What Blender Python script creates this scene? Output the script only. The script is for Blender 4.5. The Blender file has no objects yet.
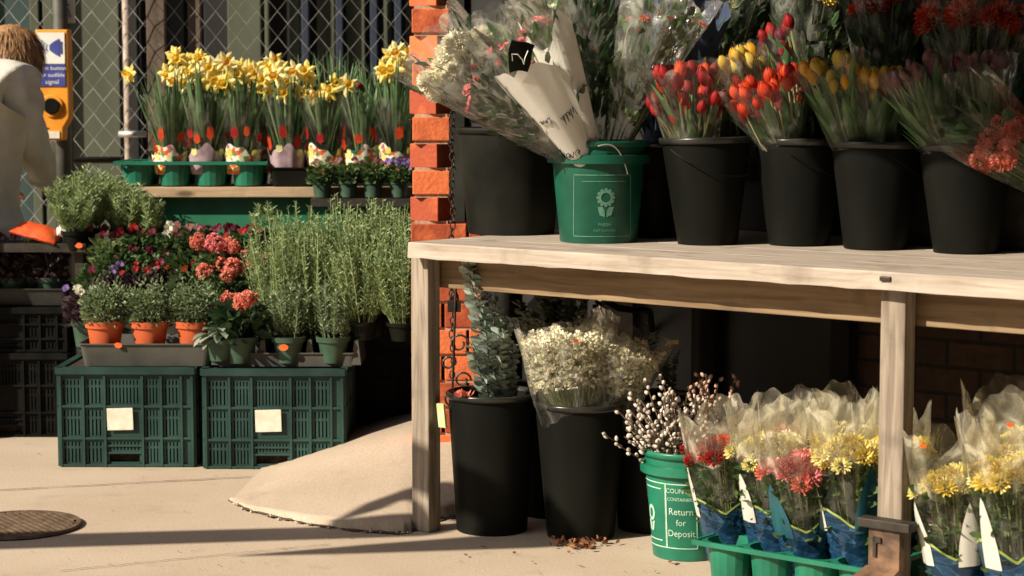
import bpy, math, random
from mathutils import Vector, Matrix, Euler, Quaternion, noise
R = math.radians
random.seed(7)
scene = bpy.context.scene
COL = scene.collection
# ------------------------------------------------------------------ camera frame
F = 2000.0; H = 1.2; PITCH = math.atan(192/F)
cp, sp = math.cos(PITCH), math.sin(PITCH)
def ray(px, py):
    x = (px-512)/F; y = (288-py)/F
    return Vector((x, cp + y*sp, -sp + y*cp))
def W(px, py, Y):
    d = ray(px, py); return Vector((0,0,H)) + d*(Y/d.y)
def G(px, py, z=0.0):
    d = ray(px, py); return Vector((0,0,H)) + d*((z-H)/d.z)
def ppm(Y): return F/Y
# ------------------------------------------------------------------ mesh builder
class MB:
    def __init__(s): s.v=[]; s.f=[]
    def add(s, vs, fs, M=None):
        n=len(s.v)
        if M is not None: vs=[M@Vector(v) for v in vs]
        s.v.extend([tuple(v) for v in vs]); s.f.extend([tuple(i+n for i in f) for f in fs])
    def box(s, x0,x1,y0,y1,z0,z1,M=None):
        s.add([(x0,y0,z0),(x1,y0,z0),(x1,y1,z0),(x0,y1,z0),(x0,y0,z1),(x1,y0,z1),(x1,y1,z1),(x0,y1,z1)],
              [(0,3,2,1),(4,5,6,7),(0,1,5,4),(1,2,6,5),(2,3,7,6),(3,0,4,7)],M)
    def tube(s, pts, r, n=6, caps=True):
        pts=[Vector(p) for p in pts]; rs = r if isinstance(r,(list,tuple)) else [r]*len(pts)
        vs=[]; fs=[]; a=None
        for i,p in enumerate(pts):
            t=(pts[min(i+1,len(pts)-1)]-pts[max(i-1,0)])
            if t.length<1e-9: t=Vector((0,0,1))
            t.normalize()
            if a is None:
                a=t.orthogonal().normalized()
            else:
                a=(a-t*a.dot(t))
                a = a.normalized() if a.length>1e-6 else t.orthogonal().normalized()
            b=t.cross(a)
            for k in range(n):
                q=2*math.pi*k/n
                vs.append(p+(a*math.cos(q)+b*math.sin(q))*rs[i])
        for i in range(len(pts)-1):
            for k in range(n):
                fs.append((i*n+k,i*n+(k+1)%n,(i+1)*n+(k+1)%n,(i+1)*n+k))
        if caps:
            fs.append(tuple(range(n-1,-1,-1))); m=(len(pts)-1)*n; fs.append(tuple(range(m,m+n)))
        s.add(vs,fs)
    def lathe(s, prof, n=32, M=None, th0=0, th1=2*math.pi, wob=None):
        vs=[]; fs=[]; full=abs(th1-th0-2*math.pi)<1e-6; m=n if full else n+1
        for (r,z) in prof:
            for k in range(m):
                t=th0+(th1-th0)*k/n
                rr=r if wob is None else r*wob(t,z)
                vs.append((rr*math.cos(t),rr*math.sin(t),z))
        for i in range(len(prof)-1):
            for k in range(n):
                k2=(k+1)%m
                fs.append((i*m+k,i*m+k2,(i+1)*m+k2,(i+1)*m+k))
        s.add(vs,fs,M)
    def blade(s, p, d, L, w, bend=0.3, n=4, up=None, v=0.25, shape=None, roll=None):
        """tapered leaf strip from p along d bending down; v = crease depth"""
        p=Vector(p); d=Vector(d).normalized()
        side=d.cross(Vector((0,0,1)))
        if side.length<0.05: side=Vector((math.cos(L*977),math.sin(L*977),0))
        side.normalize()
        if roll: side=Quaternion(d,roll)@side
        nor=side.cross(d).normalized()
        vs=[];fs=[];q=p.copy();dd=d.copy()
        for i in range(n+1):
            t=i/n
            ww=w*(shape(t) if shape else (math.sin(math.pi*min(1,t*0.92+0.08))**0.7))*0.5
            if i==n: ww=w*0.03
            vs+= [q-side*ww+nor*ww*v, q.copy(), q+side*ww+nor*ww*v]
            dd=(dd+Vector((0,0,-1))*bend/n).normalized(); nor=side.cross(dd).normalized()
            q=q+dd*(L/n)
        for i in range(n):
            a=i*3
            fs+=[(a,a+1,a+4,a+3),(a+1,a+2,a+5,a+4)]
        s.add(vs,fs)
    def leafq(s, p, d, L, w, roll=0.0, cup=0.15):
        """small leaf: 4 verts diamond-ish hexagon in two facets"""
        p=Vector(p); d=Vector(d).normalized(); sd=d.orthogonal().normalized()
        sd=Quaternion(d,roll)@sd; nn=sd.cross(d)
        vs=[p,p+d*L*.35-sd*w*.5+nn*w*cup,p+d*L*.75-sd*w*.36+nn*w*cup,p+d*L,p+d*L*.75+sd*w*.36+nn*w*cup,p+d*L*.35+sd*w*.5+nn*w*cup,p+d*L*.5]
        s.add(vs,[(0,6,2,1),(6,3,2),(0,5,4,6),(6,4,3)])
    def build(s, name, mat, parent=None, smooth=False, loc=None, bevel=0, fixn=False):
        me=bpy.data.meshes.new(name); me.from_pydata(s.v,[],s.f); me.update()
        if mat: me.materials.append(mat)
        if smooth: me.polygons.foreach_set('use_smooth',[True]*len(me.polygons))
        o=bpy.data.objects.new(name,me); COL.objects.link(o)
        if parent is not None: o.parent=parent
        if loc is not None: o.location=loc
        if bevel:
            m=o.modifiers.new('bevel','BEVEL'); m.width=bevel; m.segments=2; m.limit_method='ANGLE'
        return o
def tag(o,label=None,cat=None,group=None,kind=None):
    if label: o['label']=label
    if cat: o['category']=cat
    if group: o['group']=group
    if kind: o['kind']=kind
    return o
def thing(name,label,cat,loc=(0,0,0),rz=0.0,group=None,quat=None):
    o=bpy.data.objects.new(name,None); COL.objects.link(o); o.location=loc; o.empty_display_size=.05
    if quat is not None: o.rotation_mode='QUATERNION'; o.rotation_quaternion=quat
    else: o.rotation_euler=(0,0,rz)
    return tag(o,label,cat,group)
def inst(mesh,name,parent,loc,quat=None,scale=1.0):
    o=bpy.data.objects.new(name,mesh); COL.objects.link(o); o.parent=parent; o.location=loc
    if quat is not None: o.rotation_mode='QUATERNION'; o.rotation_quaternion=quat
    o.scale=(scale,)*3 if not isinstance(scale,tuple) else scale
    return o
def copy_thing(root,loc,rz=None,label=None,group=None):
    r=root.copy(); COL.objects.link(r); r.location=loc
    if rz is not None: r.rotation_euler=(0,0,rz)
    if label: r['label']=label
    if group: r['group']=group
    for ch in list(root.children):
        c=ch.copy(); COL.objects.link(c); c.parent=r
        for g in list(ch.children):
            d=g.copy(); COL.objects.link(d); d.parent=c
    return r
def zto(d): return Vector((0,0,1)).rotation_difference(Vector(d).normalized())
rnd=random.random
def ru(a,b): return random.uniform(a,b)
# ------------------------------------------------------------------ materials
MATS={}
def nt_new(name):
    m=bpy.data.materials.new(name); m.use_nodes=True; nt=m.node_tree
    for n in list(nt.nodes): nt.nodes.remove(n)
    out=nt.nodes.new('ShaderNodeOutputMaterial'); return m,nt,out
def N(nt,t,**k):
    n=nt.nodes.new(t)
    for a,b in k.items():
        if a.startswith('i_'):
            key=a[2:]; key=int(key) if key.isdigit() else key.replace('_',' ')
            n.inputs[key].default_value=b
        else: setattr(n,a,b)
    return n
def ramp(nt,stops,interp='LINEAR'):
    n=nt.nodes.new('ShaderNodeValToRGB'); cr=n.color_ramp; cr.interpolation=interp
    while len(cr.elements)<len(stops): cr.elements.new(0.5)
    for e,(p,c) in zip(cr.elements,stops):
        e.position=p; e.color=(c[0],c[1],c[2],1) if isinstance(c,(tuple,list)) else (c,c,c,1)
    return n
def c4(c): return (c[0],c[1],c[2],1)
def basic(name,c1,c2=None,rough=.6,scale=20,stretch=(1,1,1),bump=.0,bscale=None,spec=.4,island=False,trans=0.0,detail=5,metal=0,lo=.35,hi=.65,third=None):
    if name in MATS: return MATS[name]
    m,nt,out=nt_new(name); L=nt.links
    p=N(nt,'ShaderNodeBsdfPrincipled'); p.inputs['Roughness'].default_value=rough
    p.inputs['Specular IOR Level'].default_value=spec; p.inputs['Metallic'].default_value=metal
    c2=c2 or c1
    tc=N(nt,'ShaderNodeTexCoord'); mp=N(nt,'ShaderNodeMapping'); mp.inputs['Scale'].default_value=stretch
    L.new(tc.outputs['Object'],mp.inputs['Vector'])
    nz=N(nt,'ShaderNodeTexNoise'); nz.inputs['Scale'].default_value=scale; nz.inputs['Detail'].default_value=detail
    L.new(mp.outputs[0],nz.inputs['Vector'])
    stops=[(lo,c1),(hi,c2)]
    if third: stops.append((third[0],third[1]))
    rp=ramp(nt,stops)
    if island:
        g=N(nt,'ShaderNodeNewGeometry')
        mx=N(nt,'ShaderNodeMath',operation='MULTIPLY_ADD'); mx.inputs[1].default_value=.55; mx.inputs[2].default_value=-.27
        L.new(g.outputs['Random Per Island'],mx.inputs[0])
        ad=N(nt,'ShaderNodeMath',operation='ADD'); L.new(nz.outputs['Fac'],ad.inputs[0]); L.new(mx.outputs[0],ad.inputs[1])
        L.new(ad.outputs[0],rp.inputs[0])
    else: L.new(nz.outputs['Fac'],rp.inputs[0])
    L.new(rp.outputs[0],p.inputs['Base Color'])
    if bump:
        nb=N(nt,'ShaderNodeTexNoise'); nb.inputs['Scale'].default_value=bscale or scale*3; nb.inputs['Detail'].default_value=6
        L.new(mp.outputs[0],nb.inputs['Vector'])
        b=N(nt,'ShaderNodeBump'); b.inputs['Strength'].default_value=bump; b.inputs['Distance'].default_value=.004
        L.new(nb.outputs['Fac'],b.inputs['Height']); L.new(b.outputs[0],p.inputs['Normal'])
    if trans:
        t=N(nt,'ShaderNodeBsdfTranslucent'); L.new(rp.outputs[0],t.inputs['Color'])
        mx=N(nt,'ShaderNodeMixShader'); mx.inputs[0].default_value=trans
        L.new(p.outputs[0],mx.inputs[1]); L.new(t.outputs[0],mx.inputs[2]); L.new(mx.outputs[0],out.inputs[0])
    else: L.new(p.outputs[0],out.inputs[0])
    MATS[name]=m; return m
def leafmat(name,dark,light,trans=.3,rough=.5): return basic(name,dark,light,rough=rough,scale=25,island=True,trans=trans,lo=.25,hi=.75)
def petalmat(name,a,b,trans=.35): return basic(name,a,b,rough=.55,scale=40,island=True,trans=trans,lo=.2,hi=.8,spec=.25)
def cellophane(name,tint=(1,1,.95),haze=.10,gl=.5,dc=(.85,.82,.7,1)):
    if name in MATS: return MATS[name]
    m,nt,out=nt_new(name); L=nt.links
    tc=N(nt,'ShaderNodeTexCoord'); mp=N(nt,'ShaderNodeMapping'); mp.inputs['Scale'].default_value=(1,1,.6)
    L.new(tc.outputs['Object'],mp.inputs[0])
    nz=N(nt,'ShaderNodeTexNoise'); nz.inputs['Scale'].default_value=15; nz.inputs['Detail'].default_value=5; nz.inputs['Distortion'].default_value=1.5
    L.new(mp.outputs[0],nz.inputs['Vector'])
    bp=N(nt,'ShaderNodeBump'); bp.inputs['Strength'].default_value=.9; bp.inputs['Distance'].default_value=.012
    L.new(nz.outputs['Fac'],bp.inputs['Height'])
    tr=N(nt,'ShaderNodeBsdfTransparent'); tr.inputs[0].default_value=c4(tint)
    g=N(nt,'ShaderNodeBsdfGlossy'); g.inputs['Roughness'].default_value=.10; L.new(bp.outputs[0],g.inputs['Normal'])
    df=N(nt,'ShaderNodeBsdfDiffuse'); df.inputs[0].default_value=dc; L.new(bp.outputs[0],df.inputs['Normal'])
    tl=N(nt,'ShaderNodeBsdfTranslucent'); tl.inputs[0].default_value=dc
    dm=N(nt,'ShaderNodeMixShader'); dm.inputs[0].default_value=.5; L.new(df.outputs[0],dm.inputs[1]); L.new(tl.outputs[0],dm.inputs[2])
    rr=ramp(nt,[(.40,haze*.25),(.56,haze),(.66,haze*3.2)]); L.new(nz.outputs['Fac'],rr.inputs[0])
    m1=N(nt,'ShaderNodeMixShader'); L.new(rr.outputs[0],m1.inputs[0]); L.new(tr.outputs[0],m1.inputs[1]); L.new(dm.outputs[0],m1.inputs[2])
    lw=N(nt,'ShaderNodeFresnel'); lw.inputs['IOR'].default_value=1.35; L.new(bp.outputs[0],lw.inputs['Normal'])
    ml=N(nt,'ShaderNodeMath',operation='MULTIPLY'); ml.inputs[1].default_value=gl; L.new(lw.outputs[0],ml.inputs[0])
    m2=N(nt,'ShaderNodeMixShader'); L.new(ml.outputs[0],m2.inputs[0]); L.new(m1.outputs[0],m2.inputs[1]); L.new(g.outputs[0],m2.inputs[2])
    L.new(m2.outputs[0],out.inputs[0]); MATS[name]=m; return m
def wood(name,a,b,axis='x',rough=.75,stain=(.09,.06,.035)):
    if name in MATS: return MATS[name]
    m,nt,out=nt_new(name); L=nt.links
    p=N(nt,'ShaderNodeBsdfPrincipled'); p.inputs['Roughness'].default_value=rough; p.inputs['Specular IOR Level'].default_value=.2
    tc=N(nt,'ShaderNodeTexCoord'); mp=N(nt,'ShaderNodeMapping')
    mp.inputs['Scale'].default_value={'x':(2.5,40,40),'z':(40,40,2.5)}[axis]
    L.new(tc.outputs['Object'],mp.inputs[0])
    nz=N(nt,'ShaderNodeTexNoise'); nz.inputs['Scale'].default_value=1.6; nz.inputs['Detail'].default_value=8; nz.inputs['Distortion'].default_value=.6
    L.new(mp.outputs[0],nz.inputs[0]); rp=ramp(nt,[(.3,a),(.7,b)]); L.new(nz.outputs['Fac'],rp.inputs[0])
    # blotchy weathering
    n2=N(nt,'ShaderNodeTexNoise'); n2.inputs['Scale'].default_value=9; n2.inputs['Detail'].default_value=6; L.new(tc.outputs['Object'],n2.inputs[0])
    r2=ramp(nt,[(.55,0.0),(.72,.55)]); L.new(n2.outputs['Fac'],r2.inputs[0])
    mx=N(nt,'ShaderNodeMixRGB'); L.new(r2.outputs[0],mx.inputs[0]); L.new(rp.outputs[0],mx.inputs[1]); mx.inputs[2].default_value=c4([q*.55 for q in a])
    # knots
    mp2=N(nt,'ShaderNodeMapping'); mp2.inputs['Scale'].default_value={'x':(3,9,9),'z':(9,9,3)}[axis]; L.new(tc.outputs['Object'],mp2.inputs[0])
    vo=N(nt,'ShaderNodeTexVoronoi'); vo.inputs['Scale'].default_value=1.0; L.new(mp2.outputs[0],vo.inputs[0])
    r3=ramp(nt,[(.06,.85),(.13,0.0)]); L.new(vo.outputs['Distance'],r3.inputs[0])
    m3=N(nt,'ShaderNodeMixRGB'); L.new(r3.outputs[0],m3.inputs[0]); L.new(mx.outputs[0],m3.inputs[1]); m3.inputs[2].default_value=c4(stain)
    L.new(m3.outputs[0],p.inputs['Base Color'])
    b=N(nt,'ShaderNodeBump'); b.inputs['Strength'].default_value=.6; b.inputs['Distance'].default_value=.003
    L.new(nz.outputs['Fac'],b.inputs['Height']); L.new(b.outputs[0],p.inputs['Normal']); L.new(p.outputs[0],out.inputs[0])
    MATS[name]=m; return m

M_black=basic('black_plastic',(.004,.0045,.0038),(.013,.013,.010),rough=.5,scale=5,bump=.25,bscale=25,spec=.08,stretch=(1,1,.45),lo=.3,hi=.85,detail=9)
M_rim=basic('glint_black_rim',(.01,.01,.009),(.03,.03,.026),rough=.28,scale=12,spec=.5)  # lighter, glossier black puts the lip's glint into the material
M_dust=basic('dusty_black_plastic',(.005,.0055,.004),(.016,.016,.012),rough=.6,spec=.12,scale=6,bump=.15,bscale=30)
M_greend=basic('deep_green_plastic',(.003,.055,.032),(.006,.085,.05),rough=.4,scale=9,spec=.4,detail=8)
M_green=basic('green_plastic',(.006,.12,.07),(.014,.18,.10),rough=.38,scale=9,spec=.5)
M_dgreen=basic('dark_green_tray_plastic',(.006,.11,.07),(.01,.15,.09),rough=.4,scale=9,spec=.5)
M_crate=basic('crate_plastic',(.007,.030,.026),(.026,.072,.060),rough=.5,scale=5,detail=10,bump=.1)
M_white=basic('white_print',(.72,.72,.66),(.8,.8,.74),rough=.6)
M_print=basic('pale_print_on_green',(.35,.55,.42),(.5,.68,.55),rough=.6,scale=60)
M_card=basic('cream_card',(.62,.58,.46),(.8,.76,.64),rough=.8,scale=30)
M_paper=basic('white_wrapping_paper',(.84,.82,.75),(.92,.90,.83),rough=.5,scale=10,trans=.25,bump=.4,bscale=18)
M_wire=basic('galvanised_wire',(.4,.4,.37),(.6,.6,.56),rough=.45,metal=.6)
M_steel=basic('darker_wire_steel',(.22,.21,.18),(.38,.36,.32),rough=.5,metal=.5)
M_chain=basic('dark_chain_metal',(.03,.025,.02),(.07,.055,.045),rough=.5,metal=.6)
M_wood=wood('weathered_plank',(.29,.235,.185),(.47,.405,.34),'x')
M_woodd=wood('shade_dark_apron_wood',(.15,.10,.055),(.29,.205,.12),'x')  # darker than the boards: the overhang's shade is in the colour
M_woodz=wood('weathered_post_wood',(.15,.12,.09),(.36,.30,.235),'z')
M_woodl=wood('pale_ledge_wood',(.36,.25,.15),(.50,.37,.24),'x')
M_terra=basic('terracotta_plastic',(.45,.085,.025),(.56,.12,.04),rough=.55,scale=14)
M_potg=basic('green_pot_plastic',(.03,.065,.04),(.05,.10,.065),rough=.5,scale=14)
M_soil=basic('soil',(.015,.01,.007),(.05,.035,.02),rough=.95,scale=80,bump=.8)
M_orange=basic('fluorescent_orange_sticker',(.80,.10,.015),(.88,.15,.02),rough=.5)
M_cello=cellophane('clear_cellophane',haze=.085,gl=.7,dc=(.93,.91,.82,1))
M_celloY=cellophane('sunlit_glow_film',tint=(1,.985,.92),haze=.19,gl=.8,dc=(.98,.93,.72,1))  # warm haze paints the sunlit glow into the film
M_celloH=cellophane('reflection_haze_cellophane',haze=.16,gl=1.0,dc=(.95,.94,.88,1))  # white haze stands in for reflections along the sheets
M_celloD=cellophane('clear_sleeve_film',haze=.04,gl=.5)
L_tulip=leafmat('tulip_leaves',(.05,.13,.04),(.16,.28,.11))
L_stem=leafmat('pale_stems',(.13,.2,.06),(.36,.38,.17),trans=.2)
L_tan=leafmat('tan_tulip_stems',(.26,.27,.12),(.52,.47,.27),trans=.2)
L_dark=leafmat('dark_foliage',(.018,.045,.018),(.06,.11,.045))
L_mid=leafmat('mid_green_foliage',(.04,.085,.025),(.13,.2,.07))
L_rose=leafmat('grey_green_needles',(.11,.175,.06),(.39,.47,.215),trans=.3)
L_herb=leafmat('herb_foliage',(.08,.13,.055),(.29,.36,.19),trans=.3)
L_daff=leafmat('daffodil_leaves',(.04,.10,.035),(.19,.30,.14),trans=.3)
L_euc=leafmat('eucalyptus_leaves',(.15,.21,.17),(.46,.53,.46),trans=.15)
L_purple=leafmat('purple_foliage',(.05,.03,.04),(.13,.08,.09))
P_yel=petalmat('yellow_petals',(.80,.60,.07),(.88,.76,.26))
P_pyel=petalmat('light_yellow_petals',(.82,.72,.22),(.90,.84,.45))
P_oyel=petalmat('golden_petals',(.66,.32,.02),(.76,.45,.06))
P_red=petalmat('red_petals',(.22,.010,.012),(.46,.025,.022))
P_rorg=petalmat('orange_red_petals',(.5,.035,.015),(.72,.09,.025))
P_oran=petalmat('orange_petals',(.7,.2,.02),(.8,.32,.04))
P_pur=petalmat('purple_petals',(.10,.015,.03),(.2,.03,.06))
P_mau=petalmat('mauve_petals',(.18,.07,.07),(.3,.15,.13))
P_pink=petalmat('pink_petals',(.7,.13,.16),(.82,.35,.33))
P_coral=petalmat('coral_petals',(.62,.12,.08),(.84,.36,.26))
P_white=petalmat('white_petals',(.68,.64,.48),(.85,.82,.68))
P_ytul=petalmat('soft_yellow_tulip_petals',(.55,.38,.05),(.72,.55,.12))
P_breath=basic('breath_petals',(.82,.78,.62),(.92,.88,.74),rough=.7,island=True,trans=.25,lo=.2,hi=.8)
P_catk=basic('catkin_fur',(.36,.31,.25),(.62,.56,.48),rough=.9,scale=60,island=True)
P_twig=basic('brown_twigs',(.06,.035,.02),(.14,.08,.05),rough=.8)
# ------------------------------------------------------------------ world, sun, camera
AZ=R(60); EL=R(34)      # sun to the left of and behind the camera
SUN=Vector((-math.sin(AZ)*math.cos(EL),-math.cos(AZ)*math.cos(EL),math.sin(EL)))
w=bpy.data.worlds.new('World'); scene.world=w; w.use_nodes=True
bg=w.node_tree.nodes['Background']; sky=w.node_tree.nodes.new('ShaderNodeTexSky'); sky.sky_type='NISHITA'; sky.sun_disc=False
sky.sun_elevation=EL; sky.sun_rotation=math.atan2(SUN.x,SUN.y); sky.air_density=1.0; sky.dust_density=2.5
w.node_tree.links.new(sky.outputs[0],bg.inputs[0]); bg.inputs[1].default_value=0.05
sl=bpy.data.lights.new('sun','SUN'); sl.energy=5.0; sl.angle=R(.5); sl.color=(1,.89,.73)
so=bpy.data.objects.new('sun',sl); COL.objects.link(so); so.rotation_mode='QUATERNION'; so.rotation_quaternion=Vector((0,0,1)).rotation_difference(SUN)
cam=bpy.data.cameras.new('camera'); co=bpy.data.objects.new('camera',cam); COL.objects.link(co)
cam.sensor_width=36; cam.lens=F/1024*36; cam.clip_end=600; cam.clip_start=.1
co.location=(0,0,H); co.rotation_euler=(R(90)-PITCH,0,0)
cam.dof.use_dof=True; cam.dof.focus_distance=5.5; cam.dof.aperture_fstop=5.0
scene.camera=co
scene.view_settings.view_transform='Standard'; scene.view_settings.look='None'; scene.view_settings.gamma=1
scene.view_settings.exposure=0.62
scene.cycles.transparent_max_bounces=32; scene.cycles.max_bounces=8
# ================================================================== the setting
def ground_mat(name,a,b,speck=True):
    m,nt,out=nt_new(name); L=nt.links
    p=N(nt,'ShaderNodeBsdfPrincipled'); p.inputs['Roughness'].default_value=.85; p.inputs['Specular IOR Level'].default_value=.15
    tc=N(nt,'ShaderNodeTexCoord')
    n1=N(nt,'ShaderNodeTexNoise'); n1.inputs['Scale'].default_value=2.2; n1.inputs['Detail'].default_value=7; L.new(tc.outputs['Object'],n1.inputs[0])
    n2=N(nt,'ShaderNodeTexNoise'); n2.inputs['Scale'].default_value=140; n2.inputs['Detail'].default_value=3; L.new(tc.outputs['Object'],n2.inputs[0])
    r1=ramp(nt,[(.3,a),(.68,b)]); L.new(n1.outputs['Fac'],r1.inputs[0])
    r2=ramp(nt,[(.3,(.7,.7,.7)),(.6,(1,1,1))]); L.new(n2.outputs['Fac'],r2.inputs[0])
    mx=N(nt,'ShaderNodeMixRGB',blend_type='MULTIPLY'); mx.inputs[0].default_value=.6; L.new(r1.outputs[0],mx.inputs[1]); L.new(r2.outputs[0],mx.inputs[2])
    n3=N(nt,'ShaderNodeTexNoise'); n3.inputs['Scale'].default_value=9; n3.inputs['Detail'].default_value=8; L.new(tc.outputs['Object'],n3.inputs[0])
    r3=ramp(nt,[(.58,0.0),(.75,.35)]); L.new(n3.outputs['Fac'],r3.inputs[0])
    m2=N(nt,'ShaderNodeMixRGB'); L.new(r3.outputs[0],m2.inputs[0]); L.new(mx.outputs[0],m2.inputs[1]); m2.inputs[2].default_value=c4([q*.62 for q in a])
    L.new(m2.outputs[0],p.inputs['Base Color'])
    bp=N(nt,'ShaderNodeBump'); bp.inputs['Strength'].default_value=.35; bp.inputs['Distance'].default_value=.002; L.new(n2.outputs['Fac'],bp.inputs['Height'])
    L.new(bp.outputs[0],p.inputs['Normal']); L.new(p.outputs[0],out.inputs[0]); return m
M_conc=ground_mat('concrete_pavement',(.46,.365,.27),(.54,.44,.335))
M_conc2=ground_mat('concrete_ramp',(.42,.335,.25),(.49,.40,.305))
M_asph=ground_mat('asphalt',(.04,.04,.04),(.07,.068,.062))
M_dirt=basic('joint_dirt',(.045,.035,.027),(.13,.10,.075),rough=.95,scale=60)
mb=MB(); mb.box(-300,300,-300,300,-.6,-.15); tag(mb.build('ground',M_asph),kind='structure')
mb=MB(); mb.box(-30,30,1.2,40,-.15,0); tag(mb.build('pavement',M_conc),kind='structure')
# thin irregular joint between the pavement slabs
mb=MB()
def joint(px0,py0,px1,py1,w=.008,n=40,z=.004):
    a=G(px0,py0,0);b=G(px1,py1,0);d=(b-a).normalized();s=Vector((-d.y,d.x,0));vs=[];fs=[]
    for i in range(n+1):
        p=a.lerp(b,i/n)+s*ru(-.002,.002)*2; ww=w*ru(.35,1)
        vs+=[(p-s*ww*.5)+Vector((0,0,z)),(p+s*ww*.5)+Vector((0,0,z))]
    for i in range(n): fs.append((2*i,2*i+1,2*i+3,2*i+2))
    mb.add(vs,fs)
joint(-300,507,262,477); joint(262,477,340,466)
joint(60,572,330,545,.004)
joint(600,640,1400,900)
tag(mb.build('pavement_joint',M_dirt),kind='structure')
# raised concrete ramp with a broken front lip
mb=MB()
Fp=[(229,499,.004),(245,505,.012),(275,511,.018),(310,517,.02),(350,522,.022),(395,525,.024),(412,522,.026),(428,512,.03),(470,500,.04),(520,490,.05)]
Bp=[(231,499,.005),(258,489,.018),(288,476,.045),(322,462,.075),(360,448,.11),(400,438,.14),(480,425,.17),(600,418,.17)]
cols=[]; ns=56
def pl(P,t):
    x=t*(len(P)-1); i=min(int(x),len(P)-2); f=x-i; return G(*[P[i][k]*(1-f)+P[i+1][k]*f for k in range(3)])
vs=[];fs=[];nt_=14
for i in range(ns+1):
    a=pl(Fp,i/ns); b=pl(Bp,i/ns)
    jag=Vector((ru(-.006,.006),ru(-.010,.010),0)); a2=a+jag
    vs.append((a2.x+.004,a2.y-.004,-.01))
    for k in range(nt_+1):
        t=k/nt_; q=a2.lerp(b,t) if k==0 else a.lerp(b,t); q.z=a.z+(b.z-a.z)*t+.004*math.sin(math.pi*t)
        vs.append(tuple(q))
    bb=b+Vector((.05,.9,.0)); vs.append((bb.x,bb.y,b.z+.0)); vs.append((bb.x,bb.y,-.01))
m=nt_+4
for i in range(ns):
    for k in range(m-1): fs.append((i*m+k,(i+1)*m+k,(i+1)*m+k+1,i*m+k+1))
mb.add(vs,fs); tag(mb.build('ramp',M_conc2,smooth=True),kind='structure')
# rubble crumbs along the broken lip
mb=MB()
def pebble(mb,p,r):
    k=[(1,0,0),(-1,0,0),(0,1,0),(0,-1,0),(0,0,1),(0,0,-1)]
    v=[Vector(q)*r*ru(.6,1.2)+Vector(p) for q in k]
    mb.add(v,[(0,2,4),(2,1,4),(1,3,4),(3,0,4),(2,0,5),(1,2,5),(3,1,5),(0,3,5)])
for i in range(45):
    a=pl(Fp,ru(.02,.85)); pebble(mb,(a.x+ru(-.01,.01),a.y+ru(-.03,.004),.004),ru(.002,.008))
tag(mb.build('rubble',M_conc2),'broken bits of concrete along the cracked lip of the ramp','rubble',kind='stuff')
mb=MB()
for i in range(60):
    a=pl(Fp,i/60*.93); b=pl(Fp,(i+1)/60*.93); ww=ru(.004,.022)
    mb.add([(a.x,a.y-ww-.01,.0045),(b.x,b.y-ww-.01,.0045),(b.x,b.y+.004,.0045),(a.x,a.y+.004,.0045)],[(0,1,2,3)])
tag(mb.build('dirt_seam',M_dirt),kind='structure')
mb=MB(); random.seed(31)
for i in range(160):
    p=G(ru(-20,650),ru(445,576),0); mb.add([(p.x+ru(-1,1)*.006,p.y+ru(-1,1)*.006,.0045) for _ in range(4)],[(0,1,2,3)])
tag(mb.build('grit',M_dirt),'scattered grit and dirt specks on the pavement','grit',kind='stuff')

# ------------------------------------------------------------------ shelf frame
P1=G(412,530,0)
_d=ray(412,256); ZS=H+_d.z*(P1.y/_d.y)            # underside of the board
P2=G(881,288,ZS)
U=Vector((P2.x-P1.x,P2.y-P1.y,0)); POSTGAP=U.length; U.normalize(); NB=Vector((-U.y,U.x,0))
SRZ=math.atan2(U.y,U.x); TH=.042; ZT=ZS+TH
print('P1',P1,'ZS',ZS,'P2',P2,'gap',POSTGAP,'rz',math.degrees(SRZ))
def S(u,b,z=0): return P1+U*u+NB*b+Vector((0,0,z))
def uat(px,b,z):
    """distance along the shelf of the point at depth b and height z seen in column px"""
    k=(px-512)/F; A=S(0,b,z)
    # x = k*(Y*cp+(H-z)*sp)
    return (k*(A.y*cp+(H-z)*sp)-A.x)/(U.x-k*U.y*cp)
PW=.063
root=thing('display_shelf','weathered wooden display shelf with square posts carrying the upper row of flower buckets','shelf',P1,SRZ)
ULEN=3.3
for k,(b0,b1) in enumerate([(-.045,.16),(.163,.375),(.378,.60),(.603,.93)]):
    mb=MB(); n=60; vs=[];
    # board with slightly chewed front edge
    fs=[]
    for i in range(n+1):
        u=.03+(ULEN-.03)*i/n; j=ru(-.0018,.0018); j2=ru(-.0015,.0015)
        y0=b0+j+(.004 if k==0 and abs(u-1.44)<.03 else 0)
        vs+=[(u,y0,ZS+j2),(u,y0+.004*rnd(),ZT-.004),(u,y0+.005,ZT),(u,b1,ZT),(u,b1,ZS)]
    for i in range(n):
        for q in range(5): fs.append((i*5+q,i*5+(q+1)%5,(i+1)*5+(q+1)%5,(i+1)*5+q))
    fs+=[(4,3,2,1,0),tuple(n*5+q for q in range(5))]
    mb.add(vs,fs); mb.build('top_board',M_wood,root)
for u in (0,POSTGAP,2*POSTGAP):
    mb=MB(); mb.box(u,u+PW,0,.05,0,ZS-.001); mb.build('post',M_woodz,root,bevel=.003)
    mb=MB(); mb.box(u,u+PW,.85,.85+PW,0,ZS-.001); mb.build('post',M_woodz,root,bevel=.003)
for k in range(2):
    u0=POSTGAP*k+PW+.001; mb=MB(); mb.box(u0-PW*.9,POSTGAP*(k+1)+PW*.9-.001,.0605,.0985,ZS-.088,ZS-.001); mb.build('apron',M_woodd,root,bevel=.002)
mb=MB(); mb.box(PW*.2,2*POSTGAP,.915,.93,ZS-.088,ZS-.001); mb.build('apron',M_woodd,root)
mb=MB(); mb.box(0.012,.05,PW+.002,.848,ZS-.088,ZS-.001); mb.build('apron',M_woodd,root)
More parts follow.
